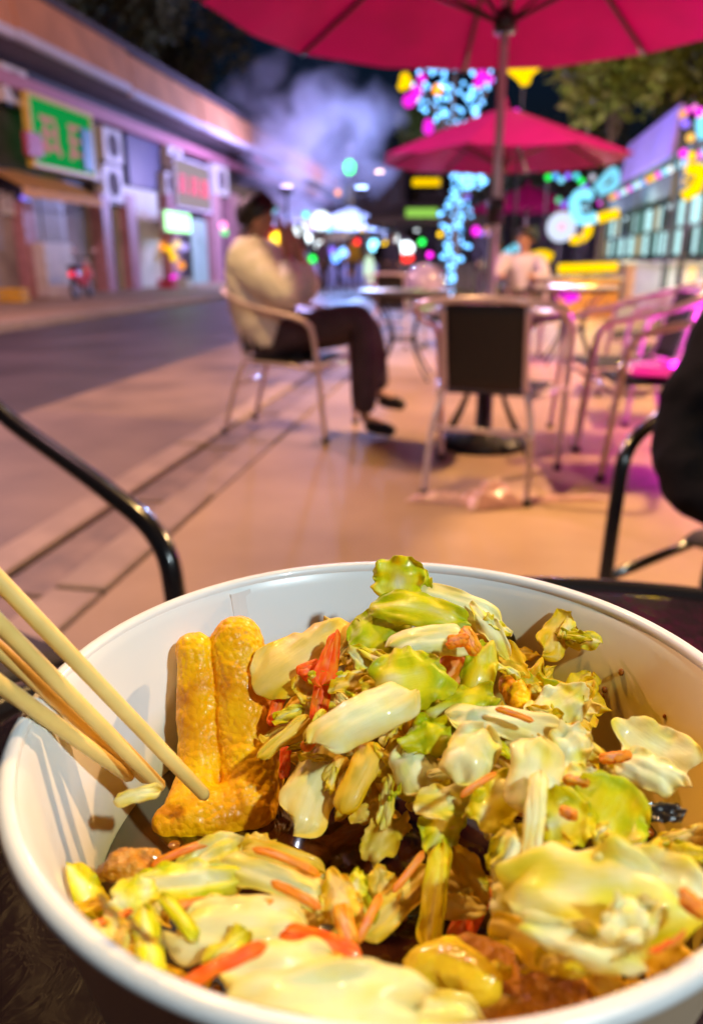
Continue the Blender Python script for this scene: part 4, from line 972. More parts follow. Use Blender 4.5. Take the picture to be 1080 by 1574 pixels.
def lightbox(px0, py0, px1, py1, c, s, label, X=FX+.9):
    y0, y1, z0, z1 = frect(px0, py0, px1, py1, X); w, h = y1-y0, z1-z0
    r = empty('lightbox', (X, (y0+y1)/2, (z0+z1)/2), 0, label, 'lightbox')
    bevel(MB().box((0, 0, 0), (.2, w+.08, h+.08)).build('case', M['white_plastic'], r), .05)
    bevel(MB().box((.10, 0, 0), (.06, w, h)).build('panel', emit('lightbox panel', c, s), r), .02)
    MB().box((-.5, 0, 0), (.8, .06, .06)).build('bracket', M['dark_metal'], r); return r
lightbox(250, 327, 288, 356, (.38, 1, .42), 3.0, 'bright green lightbox hanging below the white shop sign')
# air conditioners
def aircon(px0, py0, px1, py1, label, X=FX+.1):
    y0, y1, z0, z1 = frect(px0, py0, px1, py1, X+.35); w, h = y1-y0, z1-z0
    r = empty('air_conditioner', (X, (y0+y1)/2, z0), 0, label, 'air conditioner', 'air conditioner units on the shop row')
    bevel(MB().box((.18, 0, h/2), (.34, w, h)).build('casing', M['white_plastic'], r), .03)
    MB().tube([(.36, min(w, h)*.36*math.cos(a*math.pi/12), h/2+min(w, h)*.36*math.sin(a*math.pi/12)) for a in range(24)], .014, 6, closed=True).build('fan_ring', M['dark_metal'], r)
    MB().lathe([(min(w, h)*.33, 0), (min(w, h)*.33, .012)], (0, 0, 0), 20).build('grille', M['soffit'], r).matrix_local = Matrix.Translation((.352, 0, h/2)) @ Matrix.Rotation(math.pi/2, 4, 'Y')
    MB().box((.15, 0, -.04), (.36, w*.9, .05)).build('bracket', M['dark_metal'], r)
    return r
aircon(6, 103, 44, 160, 'air conditioner high on the wall at the left frame edge')
aircon(160, 198, 188, 250, 'upper of two stacked air conditioners right of the green sign')
aircon(160, 255, 190, 310, 'lower of two stacked air conditioners right of the green sign')
aircon(260, 226, 281, 262, 'air conditioner above the left end of the white sign')
aircon(330, 254, 351, 300, 'air conditioner right of the white sign')
aircon(256, 265, 268, 300, 'small air conditioner at the left edge of the white sign')
# red scooter
def scooter():
    q = onX(128, 452, FX+1.8); r = empty('scooter', (q.x, q.y, .03), R_(100), 'red motor scooter parked before the shops left of the cream door', 'scooter')
    red = mat('red scooter paint', (.62, .02, .05), .25, coat=.5)
    for x in (-.62, .62):
        w = MB().tube([(x+.20*math.cos(a*math.pi/12), 0, .25+.20*math.sin(a*math.pi/12)) for a in range(24)], .055, 10, closed=True).build('wheel', M['hair'], r, True)
        MB().lathe([(.15, -.02), (.16, 0), (.15, .02)], (0, 0, 0), 18).build('rim', M['steel'], w).matrix_local = Matrix.Translation((x, 0, .25)) @ Matrix.Rotation(math.pi/2, 4, 'X')
    MB().tube(smooth_path([(.62, 0, .28), (.50, 0, .62), (.42, 0, .95)]), .04).build('fork', M['steel'], r, True)
    skin_mesh('body', [(-.75, 0, .62, .10), (-.45, 0, .55, .17), (-.1, 0, .40, .12), (.2, 0, .32, .10), (.38, 0, .55, .12), (.42, 0, .85, .13)], [(0, 1), (1, 2), (2, 3), (3, 4), (4, 5)], red, r)
    skin_mesh('front_shield', [(.42, -.14, .5, .07), (.44, 0, .75, .14), (.42, .14, .5, .07)], [(0, 1), (1, 2)], red, r)
    o = pad('seat', (-.38, 0, .76), (.75, .28, .14), M['hair']); o.parent = r
    MB().tube(smooth_path([(.34, -.34, 1.02), (.42, -.15, 1.0), (.42, .15, 1.0), (.34, .34, 1.02)]), .018).build('handlebar', M['hair'], r, True)
    MB().ball((.53, 0, .88), (.05, .08, .07)).build('headlight', M['white_plastic'], r, True)
    for s in (-1, 1): MB().ball((.40, s*.26, 1.17), (.015, .07, .05)).build('mirror', M['steel'], r, True)
    MB().ball((-.80, 0, .60), (.03, .07, .05)).build('tail_light', emit('scooter tail', (1, .03, .06), 2), r, True)
scooter()
def crate(px, py, m, label, w=.55, h=.32):
    q = onX(px, py, FX+1.3); r = empty('crate', (q.x, q.y, .03), random.uniform(-.2, .2), label, 'crate', 'crates before the shops')
    for z in range(3):
        for sx, sy, dx, dy in ((0, -.2, w, .02), (0, .2, w, .02), (-w/2, 0, .02, .38), (w/2, 0, .02, .38)): MB().box((sx, sy, h*(z+.5)/3), (dx, dy, h/3*.75)).build('slat', m, r)
    MB().box((0, 0, .015), (w*.96, .38, .02)).build('bottom', m, r)
for px, py, mm, lb in ((22, 456, M['stall_y0'], 'yellow crate at the foot of the leftmost shop wall'), (98, 455, M['white_plastic'], 'white crate left of the red scooter'), (258, 448, M['stall_r0'], 'red crate under the green lightbox'), (282, 447, M['cream_door'], 'cream crate left of the pale green door')): crate(px, py, mm, lb)
# ------------------------------------------------------------------ glowing things: a bulb or tube on its own post
def glow_mat(c, s, cache={}):
    k = (c, s)
    if k not in cache: cache[k] = emit('glow', c, s)
    return cache[k]
BL, CY, WH, YE, MA, GR, RE, PU, OR = (.10, .42, 1), (.22, .72, .95), (.85, .96, 1), (1, .60, 0), (1, .02, .80), (.02, 1, .10), (1, .03, .02), (.28, .16, 1), (1, .33, .03)
def bulb_post(px, py, rpx, Y, c, s, label, name='lamp_post', cat='lamp', stretch=(1, 1), light=0, group='lights along the far street'):
    p = onY(px, py, Y); rr = rpx*Y/FPX
    r = empty(name, (p.x, p.y, -.09 if -7.2 < p.x < -1.6 else 0), 0, label, cat, group)
    z = p.z - r.location.z
    MB().tube([(0, .05, 0), (0, .05, max(.05, z-rr*stretch[1]*.7))], .02, 6).build('post', M['dark_metal'], r)
    MB().ball((0, 0, z), (rr*stretch[0], rr*.6, rr*stretch[1]), 14, 10).build('bulb', glow_mat(c, s), r, True)
    MB().lathe([(rr*.4, 0), (rr*.3, .05)], (0, .03, z+rr*stretch[1]*.8), 10).build('cap', M['dark_metal'], r)
    if light: lamp_light(r, (0, -rr-.1, z), light, c, .15)
    return r
bulb_post(493, 339, 13, 34, WH, 2.4, 'largest white lamp behind the seated person', light=15)
bulb_post(461, 353, 9, 31, WH, 2.8, 'white lamp left of the largest white lamp', light=20)
bulb_post(473, 366, 6, 31, WH, 4, 'small white lamp below the left white lamp')
bulb_post(493, 379, 8, 30, WH, 3.5, 'white lamp below the largest white lamp')
bulb_post(454, 340, 9, 45, (.05, .7, .75), .9, 'dim teal lamp behind the white lamps')
bulb_post(516, 396, 7, 26, (.12, .3, 1), 4, 'left of the two blue lamps low in the street')
bulb_post(528, 388, 7, 26, (.2, .45, 1), 4, 'right of the two blue lamps low in the street')
bulb_post(510, 386, 6, 28, PU, 2, 'purple lamp beside the two blue lamps')
bulb_post(491, 411, 4, 24, (.8, .5, 1), 1.6, 'tiny violet lamp below the white lamps')
bulb_post(574, 377, 7, 30, CY, 5, 'cyan lamp left of the yellow one', stretch=(1, 1.2))
bulb_post(590, 380, 7, 30, YE, 4, 'yellow lamp right of the cyan one', stretch=(1, 1.3))
bulb_post(567, 415, 8, 25, (.75, 1, .72), 1.1, 'tall pale green lantern below the cyan lamp', stretch=(1, 2.6))
bulb_post(519, 296, 4, 36, OR, 2.5, 'small orange lamp under the smoke')
bulb_post(343, 347, 6, 33, (1, .25, .6), 3, 'pink lamp left of the seated person head')
bulb_post(345, 357, 5, 33.5, (.1, 1, .25), 2, 'green lamp under the pink one by the seated head')
bulb_post(425, 366, 9, 20, (1, .62, .02), 4.5, 'orange-yellow lamp right of the seated person face', light=30)
bulb_post(424, 364, 15, 21, (.75, .01, .03), .8, 'red lantern behind the orange-yellow lamp')
bulb_post(333, 343, 7, 36, RE, 1.2, 'red lamp beside the pink lamp')
bulb_post(498, 400, 9, 40, (.04, .30, .18), .8, 'dim green lamp far down the street')
bulb_post(623, 381, 10, 27, WH, 4, 'white lamp above the red tail light', stretch=(1.2, .9))
bulb_post(624, 396, 8, 26.5, RE, 3, 'red tail light below a white lamp', stretch=(1.3, .8))
bulb_post(745, 362, 8, 20, PU, 2.2, 'purple lamp left of the near pole', stretch=(1, 1.3))
bulb_post(731, 355, 6, 19.4, MA, 2, 'magenta lamp left of the purple lamp', light=120)
bulb_post(537, 419, 5, 33, OR, .8, 'dull orange lamp behind the mustard coat')
rnd = random.Random(21)
for i, (px, py, c_, nm, wh) in enumerate(((440, 386, RE, 'red', 'just right of the seated person hands'), (452, 372, WH, 'white', 'left of the lowest white lamp'), (480, 398, GR, 'green', 'below the white lamps'), (506, 352, CY, 'cyan', 'right of the largest white lamp'), (548, 372, RE, 'red', 'between the blue and cyan lamps'), (556, 352, YE, 'yellow', 'above the cyan lamp'), (606, 366, WH, 'white', 'right of the yellow lamp'), (612, 404, OR, 'orange', 'left of the red tail light'), (648, 372, GR, 'green', 'right of the red tail light'), (660, 392, MA, 'magenta', 'left of the glowing trunk'), (640, 352, WH, 'white', 'below the yellow-green neon bar'), (470, 330, (.1, .8, .8), 'teal', 'above the left white lamp'), (470, 412, RE, 'red', 'low under the white lamps'), (534, 352, WH, 'white', 'under the traffic light'), (545, 330, OR, 'orange', 'under the green traffic light'), (580, 408, PU, 'purple', 'right of the tall green lantern'), (676, 360, YE, 'yellow', 'just left of the glowing trunk'), (598, 340, (.2, .9, .4), 'green', 'above the yellow lamp'))):
    bulb_post(px, py, rnd.uniform(3, 5.5), rnd.uniform(28, 40), c_, rnd.uniform(2.0, 3.6), 'small %s lamp %s' % (nm, wh))
# traffic light
p = onY(537, 257, 40); r = empty('traffic_light', (p.x, 40, -.09), 0, 'traffic light showing green in front of the dark sky', 'traffic light')
MB().tube([(.25, .1, 0), (.25, .1, p.z+.9)], .06, 8).build('pole', M['dark_metal'], r)
bevel(MB().box((0, .12, p.z+.45), (.5, .2, 1.5)).build('housing', M['dark_metal'], r), .04)
for k, m_ in enumerate((glow_mat(GR, 4.5), M['gutter'], M['gutter'])): MB().ball((0, 0, p.z+.09+k*.45), (.26, .09, .32) if k == 0 else (.17, .05, .17)).build('lens', m_, r, True)
# light tubes: bent glowing rods on a post
def tube_sign(pts, wpx, Y, c, s, label, name='neon_sign', post=True, closed=False, light=0):
    P = [onY(x, y, Y) for x, y in pts]; cen = sum(P, Vector())/len(P)
    r = empty(name, (cen.x, Y, 0), 0, label, 'neon sign', 'neon signs along the stalls')
    path = [q-Vector((cen.x, Y, 0)) for q in P]
    if len(path) > 2: path = smooth_path(path, 6)
    MB().tube(path, wpx*Y/FPX, 10, closed=closed).build('tube', glow_mat(c, s), r, True)
    MB().tube([(0, .08, 0), (0, .08, cen.z)], .011, 6).build('post', M['dark_metal'], r)
    MB().box((0, .07, cen.z), (.2, .04, .06)).build('clip', M['dark_metal'], r)
    if light: lamp_light(r, (0, -.25, cen.z), light, c, .15)
    return r
tube_sign([(634, 280), (676, 280)], 5, 26, YE, 1.20, 'yellow neon bar above the green bar')
tube_sign([(624, 327), (672, 327)], 6, 25, (.40, .85, .12), 0.80, 'yellow-green neon bar below the yellow bar', light=60)
tube_sign([(394, 304), (408, 312), (420, 326)], 8, 30, CY, 1.35, 'cyan neon panel above the seated person hair')
tube_sign([(784, 103), (802, 118), (806, 124), (810, 112), (826, 98)], 7, 12, YE, 1.60, 'yellow branching neon flower above the second parasol', light=25)
tube_sign([(910, 300), (888, 300), (882, 322), (893, 338), (916, 334)], 7, 15, CY, 1.65, 'cyan crescent moon neon by the stalls', light=40)
tube_sign([(918, 336), (950, 327)], 6.5, 14.8, YE, 1.50, 'yellow neon stroke touching the crescent moon')
tube_sign([(904, 344), (902, 358), (890, 368), (876, 368)], 6, 15.2, YE, 1.50, 'small yellow hooked neon below the crescent')
tube_sign([(857, 413), (948, 410)], 6.5, 13.5, YE, 1.50, 'long yellow neon bar on the stall counter', light=60)
tube_sign([(787, 401), (806, 396)], 6, 14, YE, 1.30, 'short yellow neon bar right of the near pole')
tube_sign([(817, 395), (832, 391), (848, 396)], 6.5, 14.2, YE, 1.30, 'yellow neon arc left of the long yellow bar')
tube_sign([(766, 408), (774, 394), (796, 378)], 6, 14.6, CY, 1.35, 'slanting cyan neon right of the near pole')
tube_sign([(1054, 260), (1076, 262), (1070, 288), (1050, 302)], 7.5, 11, YE, 1.60, 'yellow hooked neon at the right frame edge', light=35)
tube_sign([(1079, 170), (1076, 195), (1080, 212)], 6, 11, CY, 1.65, 'cyan neon stroke at the upper right frame edge')
tube_sign([(915, 290), (942, 262), (944, 284), (920, 296)], 5, 16, CY, 1.20, 'cyan triangular neon above the crescent moon')
tube_sign([(860, 452), (872, 446), (876, 460), (888, 454), (868, 464)], 4.5, 8.0, MA, 1.30, 'magenta bow-shaped neon low beside the stall', light=14)
tube_sign([(1042, 495), (1056, 486), (1066, 494), (1080, 508), (1076, 520)], 5, 4.6, MA, 1.50, 'magenta neon strand low at the right frame edge', light=40)
# white disc lamp
p = onY(862, 349, 15.5); r = empty('disc_lamp', (p.x, 15.5, 0), 0, 'round white disc lamp with pink centre left of the crescent', 'lamp')
rr = 20*15.5/FPX
MB().lathe([(rr, 0), (rr, .05), (rr*.9, .07)], (0, 0, 0), 32).build('disc', glow_mat((.72, .80, 1), 1.15), r, True).matrix_local = Matrix.Translation((0, 0, p.z)) @ Matrix.Rotation(math.pi/2, 4, 'X')
MB().ball((0, -.08, p.z), (rr*.25, .03, rr*.25)).build('centre', glow_mat((1, .45, .6), 1.3), r, True)
MB().tube([(0, .08, 0), (0, .08, p.z)], .03, 8).build('post', M['dark_metal'], r)
lamp_light(r, (0, -.4, p.z), 130, (.75, .55, 1), .2)
# coloured light strings
def light_string(pts, Y, cols, label, rpx=4, s=1.8):
    a = onY(*pts[0], Y); r = empty('light_string', (a.x, Y, 0), 0, label, 'string lights')
    P = [onY(x, y, Y)-r.location for x, y in pts]
    MB().tube(smooth_path(P, 4), .008, 5).build('cable', M['dark_metal'], r)
    for q in (P[0], P[-1]): MB().tube([(q.x, .04, 0), (q.x, .04, q.z)], .015, 5).build('post', M['dark_metal'], r)
    for i, q in enumerate(P): MB().ball(q-Vector((0, .03, rpx*Y/FPX*.6)), rpx*Y/FPX, 10, 8).build('bulb', glow_mat(cols[i % len(cols)], s), r, True)
    return r
light_string([(842, 270), (853, 268), (862, 274), (872, 268), (885, 268), (893, 276)], 16, [GR, BL, CY, PU, (.1, .7, .8), GR], 'green and blue string lights above the disc lamp')
light_string([(858, 305), (866, 312), (876, 306), (884, 300), (898, 285), (910, 270)], 16.5, [(.1, .6, .3), PU, BL, (.4, .3, .5), PU, (.5, .5, .6)], 'violet string lights climbing beside the crescent moon', s=1.5)
light_string([(1048, 172), (1052, 186), (1060, 208), (1049, 232), (1062, 236), (1074, 170)], 11, [(.7, .3, .1), PU, (.9, .5, .1), MA, YE, MA], 'mixed colour string lights at the upper right edge', rpx=5.5)
light_string([(1055, 168), (1066, 163), (1078, 168)], 11.3, [MA, (.9, .2, .7), MA], 'magenta string lights above the mixed string')
light_string([(718, 300), (708, 350), (700, 395)], 22, [PU, BL, (.1, .6, .8)], 'violet string lights behind the glowing trunk', s=1.2)
light_string([(250, 375), (262, 380), (273, 372), (284, 376), (268, 392), (279, 404), (268, 424)], 29, [OR, YE, (1, .75, .3), (.5, .4, 1), YE, OR, MA], 'warm string lights on goods before the pale green door', rpx=6, s=1.5)
light_string([(36, 302), (44, 306), (58, 298)], 20, [PU, (.2, .3, 1), PU], 'small violet lights under the orange awning', rpx=3.5, s=1.6)
light_string([(780, 170), (793, 170), (800, 190)], 10.8, [MA, MA, (.6, .1, .5)], 'magenta lights at the tip of the second parasol', rpx=4.5, s=1.6)
# ------------------------------------------------------------------ tree wrapped in blue lights
q0 = onY(690, 455, 15.0); LT = empty('lit_tree', (q0.x, 15.0, 0), 0, 'tree wrapped in blue bulbs rising behind the second parasol', 'tree')
def lp(px, py, dy=0): return onY(px, py, 15.0+dy)-LT.location
TRK = [Vector((0, 0, 0)), lp(690, 452), lp(690, 420), lp(700, 380), lp(695, 350), lp(704, 310), lp(722, 275), lp(712, 230), lp(700, 200)]
MB().tube(smooth_path(TRK, 4), [.11-.0022*i for i in range(33)], 8).build('trunk', M['bark'], LT, True)
BR_ = [[(700, 205), (670, 170), (640, 120)], [(700, 205), (695, 160), (700, 110)], [(704, 205), (735, 165), (755, 110)], [(690, 190), (675, 195), (662, 200)], [(706, 300), (730, 285), (748, 270)]]
for bch in BR_: MB().tube(smooth_path([lp(x, y, .1*math.sin(x)) for x, y in bch], 4), .035, 6).build('branch', M['bark'], LT, True)
bm_ = MB().ball((0, 0, 0), .036, 8, 6).build('bulb', glow_mat((.16, .50, 1), 4.2), LT, True)
rnd = random.Random(5); nb = 0
def bulb(px, py, m=None, k=1.0, dy=None):
    global nb
    o = bm_ if nb == 0 else bm_.copy()
    if nb: col.objects.link(o)
    if m: o.data = o.data.copy(); o.data.materials[0] = m
    o.location = lp(px, py, rnd.uniform(-.5, .3) if dy is None else dy); k = k*1.5 if m else k; o.scale = (k, k, k); nb += 1
TP = [(688, 455), (684, 425), (700, 390), (694, 350), (704, 310), (722, 275)]
for i in range(95):
    t = rnd.random()*5; k = int(min(4, t)); f = t-k
    x = TP[k][0]*(1-f)+TP[k+1][0]*f; y = TP[k][1]*(1-f)+TP[k+1][1]*f
    wd = 9+9*(y < 400)+4*math.sin(y*.12)
    bulb(x+rnd.uniform(-wd, wd)*1.2, y, k=rnd.uniform(.6, 1.1), dy=rnd.uniform(-.35, -.1))
for i in range(22): bulb(rnd.uniform(692, 750), rnd.uniform(268, 290), k=rnd.uniform(.7, 1.1), dy=rnd.uniform(-.3, 0))
for i in range(100):
    x, y = rnd.uniform(632, 762), rnd.uniform(104, 208)
    if y > 120+ (x < 660)*30 + (1-abs(x-705)/70)*95: x, y = 705+(x-705)*.55, y
    bulb(x, y, k=rnd.uniform(.6, 1.15))
mg, yl = glow_mat(MA, 1.3), glow_mat(YE, 1.5)
for x, y, m_, k in ((628, 155, mg, 2.0), (640, 140, mg, 1.8), (648, 120, mg, 1.4), (636, 150, mg, 1.6), (658, 198, mg, 1.7), (658, 190, mg, 1.4), (740, 118, mg, 1.9), (735, 128, mg, 1.5), (752, 122, mg, 1.3), (622, 120, yl, 1.6), (618, 132, yl, 1.4), (627, 128, yl, 1.4), (672, 138, glow_mat(OR, 2.5), 1.5)): bulb(x, y, m_, k, -.55)
lamp_light(LT, lp(700, 160, -1.0), 160, (.30, .42, 1), .3); lamp_light(LT, lp(690, 400, -1.0), 90, (.35, .40, 1), .3)
# ------------------------------------------------------------------ balloon
p = onY(652, 437, 9.0); r = empty('balloon', (p.x, 9.0, 0), 0, 'round translucent purple balloon above a distant chair', 'balloon')
bmat = mat('purple film', (.30, .20, .62), .15, var=.5, scale=5, coat=.4, c2=(.75, .65, .95)); bmat.node_tree.nodes['Principled BSDF'].inputs['Alpha'].default_value = .8
MB().ball((0, 0, p.z), (.235, .235, .225), 24, 16).build('skin', bmat, r, True)
MB().tube([(0, 0, p.z-.22), (.02, 0, p.z-.35), (0, 0, .02)], .004, 5).build('string', M['white_plastic'], r)
MB().lathe([(.05, 0), (.04, .03)], (0, 0, .001), 12).build('weight', M['dark_metal'], r)
# ------------------------------------------------------------------ stalls on the right (front plane x = SX)
SX = 3.3
M['stall_body'] = mat('stall panel', (.20, .16, .24), .5, var=.15); M['stall_yellow'] = mat('yellow stall panel', (.72, .38, .02), .5); M['stall_purple'] = mat('plum stall panel', (.20, .06, .16), .5)
M['stall_teal'] = mat('teal stall frame', (.035, .075, .07), .6); M['lilac_sheet'] = mat('lilac awning sheet', (.30, .20, .78), .55)
M['wood'] = mat('warm timber', (.42, .20, .10), .6, var=.3, scale=8)
WIN = [emit('lit stall window', (.55, .92, .95), 1.35), emit('half lit stall window', (.30, .62, .58), .45), mat('unlit glass', (.03, .05, .05), .1), emit('warm stall window', (.9, .75, .45), .6)]
def stall(y0, y1, label, cols, awn=None, hw=2.05):
    r = empty('food_stall', (SX, (y0+y1)/2, 0), 0, label, 'food stall', 'food stalls on the right'); w = y1-y0
    def bx(n, m, c, d, rot=None): return MB().box(c, d, rot).build(n, m, r)
    n = len(cols)
    for i, m in enumerate(cols): bevel(bx('counter_panel', m, (.06, -w/2+w*(i+.5)/n, .46), (.08, w/n-.02, .84)), .01)
    bx('counter_top', M['pale_table'], (-.08, 0, .92), (.42, w, .05))
    bx('back_wall', M['wall_warm'], (2.0, 0, 1.35), (.08, w, 2.5)); bx('roof', M['stall_teal'], (.95, 0, 2.62), (2.3, w, .08))
    bx('header', M['stall_teal'], (.04, 0, 2.32), (.1, w, .5))
    for yy in (-w/2+.04, w/2-.04): bx('post', M['stall_teal'], (.06, yy, 1.3), (.09, .08, 2.5)); bx('side_wall', M['stall_body'], (1.0, yy, .5), (1.8, .06, .9))
    k = max(2, int(w/.8))
    for i in range(k):
        yy = -w/2+w*(i+.5)/k
        wi = bx('window', M['stall_teal'], (.05, yy+w/k/2, 1.5), (.06, .05, 1.1))
        bx('glazing_bar', M['stall_teal'], (.055, yy, 1.5), (.05, w/k-.1, .05))
        for zz in (1.26, 1.74):
            for q_ in (-1, 1): bx('window_pane', WIN[(i*5+q_*2+int(zz*3)+n) % 4 if (i+q_) % 3 else 0], (.08, yy+q_*(w/k-.08)/4, zz), (.03, (w/k-.12)/2, .40))
    for i in range(9): MB().ball((-.06, -w/2+w*(i+.5)/9, 2.5), .06, 8, 6).build('bulb', glow_mat((YE, MA, CY, WH, BL, OR)[(i*5+n) % 6], 1.6), r, True)
    bx('tube_light', glow_mat((.62, 1, .95), 5), (.5, 0, 2.3), (.06, w*.8, .05))
    if awn:
        bevel(bx('sign_board', awn, (-.12, 0, 3.05), (.12, w+.5, .85), Matrix.Rotation(R_(8), 3, 'Y')), .03)
        for yy in (-w/2+.1, w/2-.1): bx('board_bracket', M['dark_metal'], (.05, yy, 2.8), (.1, .05, .6))
    lamp_light(r, (-.25, 0, 2.15), 14, (.65, .9, 1), .2)
    return r
stall(9.6, 12.5, 'nearest food stall at the right frame edge', [M['stall_purple'], M['stall_teal'], M['stall_body']])
stall(12.6, 15.2, 'food stall with white lit windows and a yellow counter panel', [M['stall_body'], M['stall_yellow'], M['stall_purple'], M['stall_body']])
stall(15.4, 19.8, 'food stall with lilac sign board above its lit windows', [M['stall_body'], M['stall_body'], M['wood']], M['lilac_sheet'])
stall(20.0, 24.5, 'farthest food stall of the lit row', [M['wood'], M['stall_body'], M['wood']])
p = onY(905, 440, 13.6); r = empty('counter', (p.x, 13.9, 0), 0, 'timber counter carrying the long yellow neon bar', 'counter')
for k in range(5): bevel(MB().box((-.42+.21*k, 0, .33), (.2, .06, .62)).build('plank', M['wood'], r), .008)
MB().box((0, .2, .67), (1.15, .5, .05)).build('counter_top', M['pale_table'], r)
for s in (-1, 1): MB().box((s*.5, .35, .32), (.06, .06, .63)).build('leg', M['wood'], r)
# ------------------------------------------------------------------ trees
M['leaf_dark'] = mat('dark foliage', (.07, .075, .028), .6, var=.5, scale=2, c2=(.13, .12, .045)); M['leaf_green'] = mat('green foliage', (.10, .15, .02), .6, var=.4, scale=2, c2=(.20, .24, .03))
def tree(x, y, h, R, m, label, n=2600, ls=.22, seed=0, lean=(0, 0), flat=.8):
    rnd = random.Random(seed); r = empty('street_tree', (x, y, 0), 0, label, 'tree', 'trees along the street')
    top = Vector((lean[0], lean[1], h))
    tr = [Vector((0, 0, 0)), Vector((lean[0]*.2, lean[1]*.2, h*.3)), Vector((lean[0]*.6, lean[1]*.6, h*.65)), top]
    pth = smooth_path(tr, 5); MB().tube(pth, [h*.026*(1-.75*i/len(pth)) for i in range(len(pth))], 10).build('trunk', M['bark'], r, True)
    cl = []
    for k in range(11):
        a = rnd.uniform(0, 6.28); rr = R*rnd.uniform(.25, .8); c = top+Vector((rr*math.cos(a), rr*math.sin(a), rnd.uniform(-.45, .45)*R*flat)); cl.append((c, R*rnd.uniform(.28, .48)))
        b0 = tr[2].lerp(top, rnd.random()*.7)
        MB().tube(smooth_path([b0, b0.lerp(c, .5)+Vector((0, 0, .15*R)), c], 4), [h*.009, h*.008, h*.007, h*.006, h*.006, h*.005, h*.004, h*.003, h*.002], 6).build('limb', M['bark'], r, True)
    mb = MB()
    for k in range(n):
        c, q = rnd.choice(cl); d = Vector((rnd.gauss(0, 1), rnd.gauss(0, 1), rnd.gauss(0, .8))).normalized()*q*rnd.random()**.45
        p = c+d; s = ls*rnd.uniform(.5, 1.1)
        u = Vector((rnd.gauss(0, 1), rnd.gauss(0, 1), rnd.gauss(0, .6))).normalized(); v = u.cross(Vector((rnd.gauss(0, 1), rnd.gauss(0, 1), rnd.gauss(0, 1)))).normalized()
        o = len(mb.v); mb.v += [p-u*s, p+v*s*.45+u*s*.1, p+u*s, p-v*s*.45+u*s*.1]; mb.f.append((o, o+1, o+2, o+3))
    mb.build('crown', m, r)
    return r
tree(-19, 30, 11, 4.5, M['leaf_dark'], 'tall dark tree behind the shop row', seed=1, ls=.3)
tree(-18.5, 38, 12.5, 5, M['leaf_dark'], 'tallest dark tree behind the shop row near the smoke', seed=2, ls=.3)
tree(-20, 22, 10, 4.5, M['leaf_dark'], 'dark tree behind the left end of the shop row', seed=3, ls=.3)
tree(-17.5, 47, 12, 5, M['leaf_dark'], 'dark tree behind the far end of the shop row', seed=4, ls=.3)
tree(2.75, 19.8, 4.9, 2.1, M['leaf_green'], 'green tree lit from below above the second parasol', seed=5, ls=.20, n=3200)
tree(8.0, 26, 7.5, 4.5, M['leaf_dark'], 'dark tree behind the stalls at right', seed=6, ls=.3, n=3600)
tree(9.5, 17, 7.0, 4.0, M['leaf_dark'], 'dark tree rising over the right frame edge', seed=7, ls=.3, n=3600)
tree(-2.4, 46, 7.2, 2.6, M['leaf_green'], 'far tree tips showing under the near parasol edge', seed=8, ls=.25, n=1800)
tree(3.5, 42, 6, 4, M['leaf_dark'], 'far dark tree behind the second parasol', seed=9, ls=.3)
# ------------------------------------------------------------------ far end of the street
M['far_wall'] = mat('far facade', (.10, .085, .12), .8, var=.3, scale=.5); M['tent'] = mat('pale tent cloth', (.36, .38, .42), .7, var=.15)
def far_house(x, y, w, h, label, nx, nz, seed):
    r = empty('far_house', (x, y, -.1), 0, label, 'building'); rnd = random.Random(seed)
    MB().box((0, 3, h/2), (w, 6, h)).build('wall', M['far_wall'], r); MB().box((0, 3, h+.1), (w+.4, 6.4, .25)).build('roof', M['soffit'], r)
    for i in range(nx):
        for k in range(nz):
            o = MB().box((-w/2+w*(i+.5)/nx, -.02, 2.2+(h-2.6)*(k+.4)/nz), (w/nx*.5, .08, (h-2.6)/nz*.5)).build('window', glow_mat((.75, .7, .45), .12) if rnd.random() < .3 else M['navy'], r)
    return r
far_house(-9.5, 64, 7, 8, 'dark far house behind the white lamps', 4, 2, 1)
far_house(-1.5, 72, 8, 6.5, 'dark far house at the end of the street', 5, 2, 2)
far_house(7.5, 66, 9, 7, 'dark far house behind the second parasol', 5, 2, 3)
def tent(px, py, Y, w, label, m):
    p = onY(px, py, Y); r = empty('market_tent', (p.x, Y, -.09), 0, label, 'tent', 'market tents in the far street'); zt = p.z+.09
    mb = MB(); mb.v = [Vector(q) for q in ((-w/2, -w/2, zt-.8), (w/2, -w/2, zt-.8), (w/2, w/2, zt-.8), (-w/2, w/2, zt-.8), (0, 0, zt), (-w/2, -w/2, zt-1.05), (w/2, -w/2, zt-1.05), (w/2, w/2, zt-1.05), (-w/2, w/2, zt-1.05))]
    mb.f = [(0, 1, 4), (1, 2, 4), (2, 3, 4), (3, 0, 4), (0, 5, 6, 1), (1, 6, 7, 2), (2, 7, 8, 3), (3, 8, 5, 0)]; mb.build('roof', m, r)
    for sx in (-1, 1):
        for sy in (-1, 1): MB().tube([(sx*w*.48, sy*w*.48, 0), (sx*w*.48, sy*w*.48, zt-.85)], .03, 6).build('leg', M['white_plastic'], r)
    MB().box((0, -w*.3, .5), (w*.8, .6, .9)).build('counter', M['stall_body'], r)
    return r
tent(470, 312, 38, 3.5, 'pale tent under the left side of the smoke', M['tent'])
tent(540, 318, 36, 3.5, 'pale grey tent behind the white lamps', M['tent'])
tent(585, 345, 44, 3.5, 'dull tent above the yellow lamp', M['soffit'])
tent(665, 300, 29, 4.2, 'dark tent holding the yellow and green neon bars', M['far_wall'])
tent(520, 350, 50, 3.5, 'small tent at the far end behind the blue lamps', M['tent'])
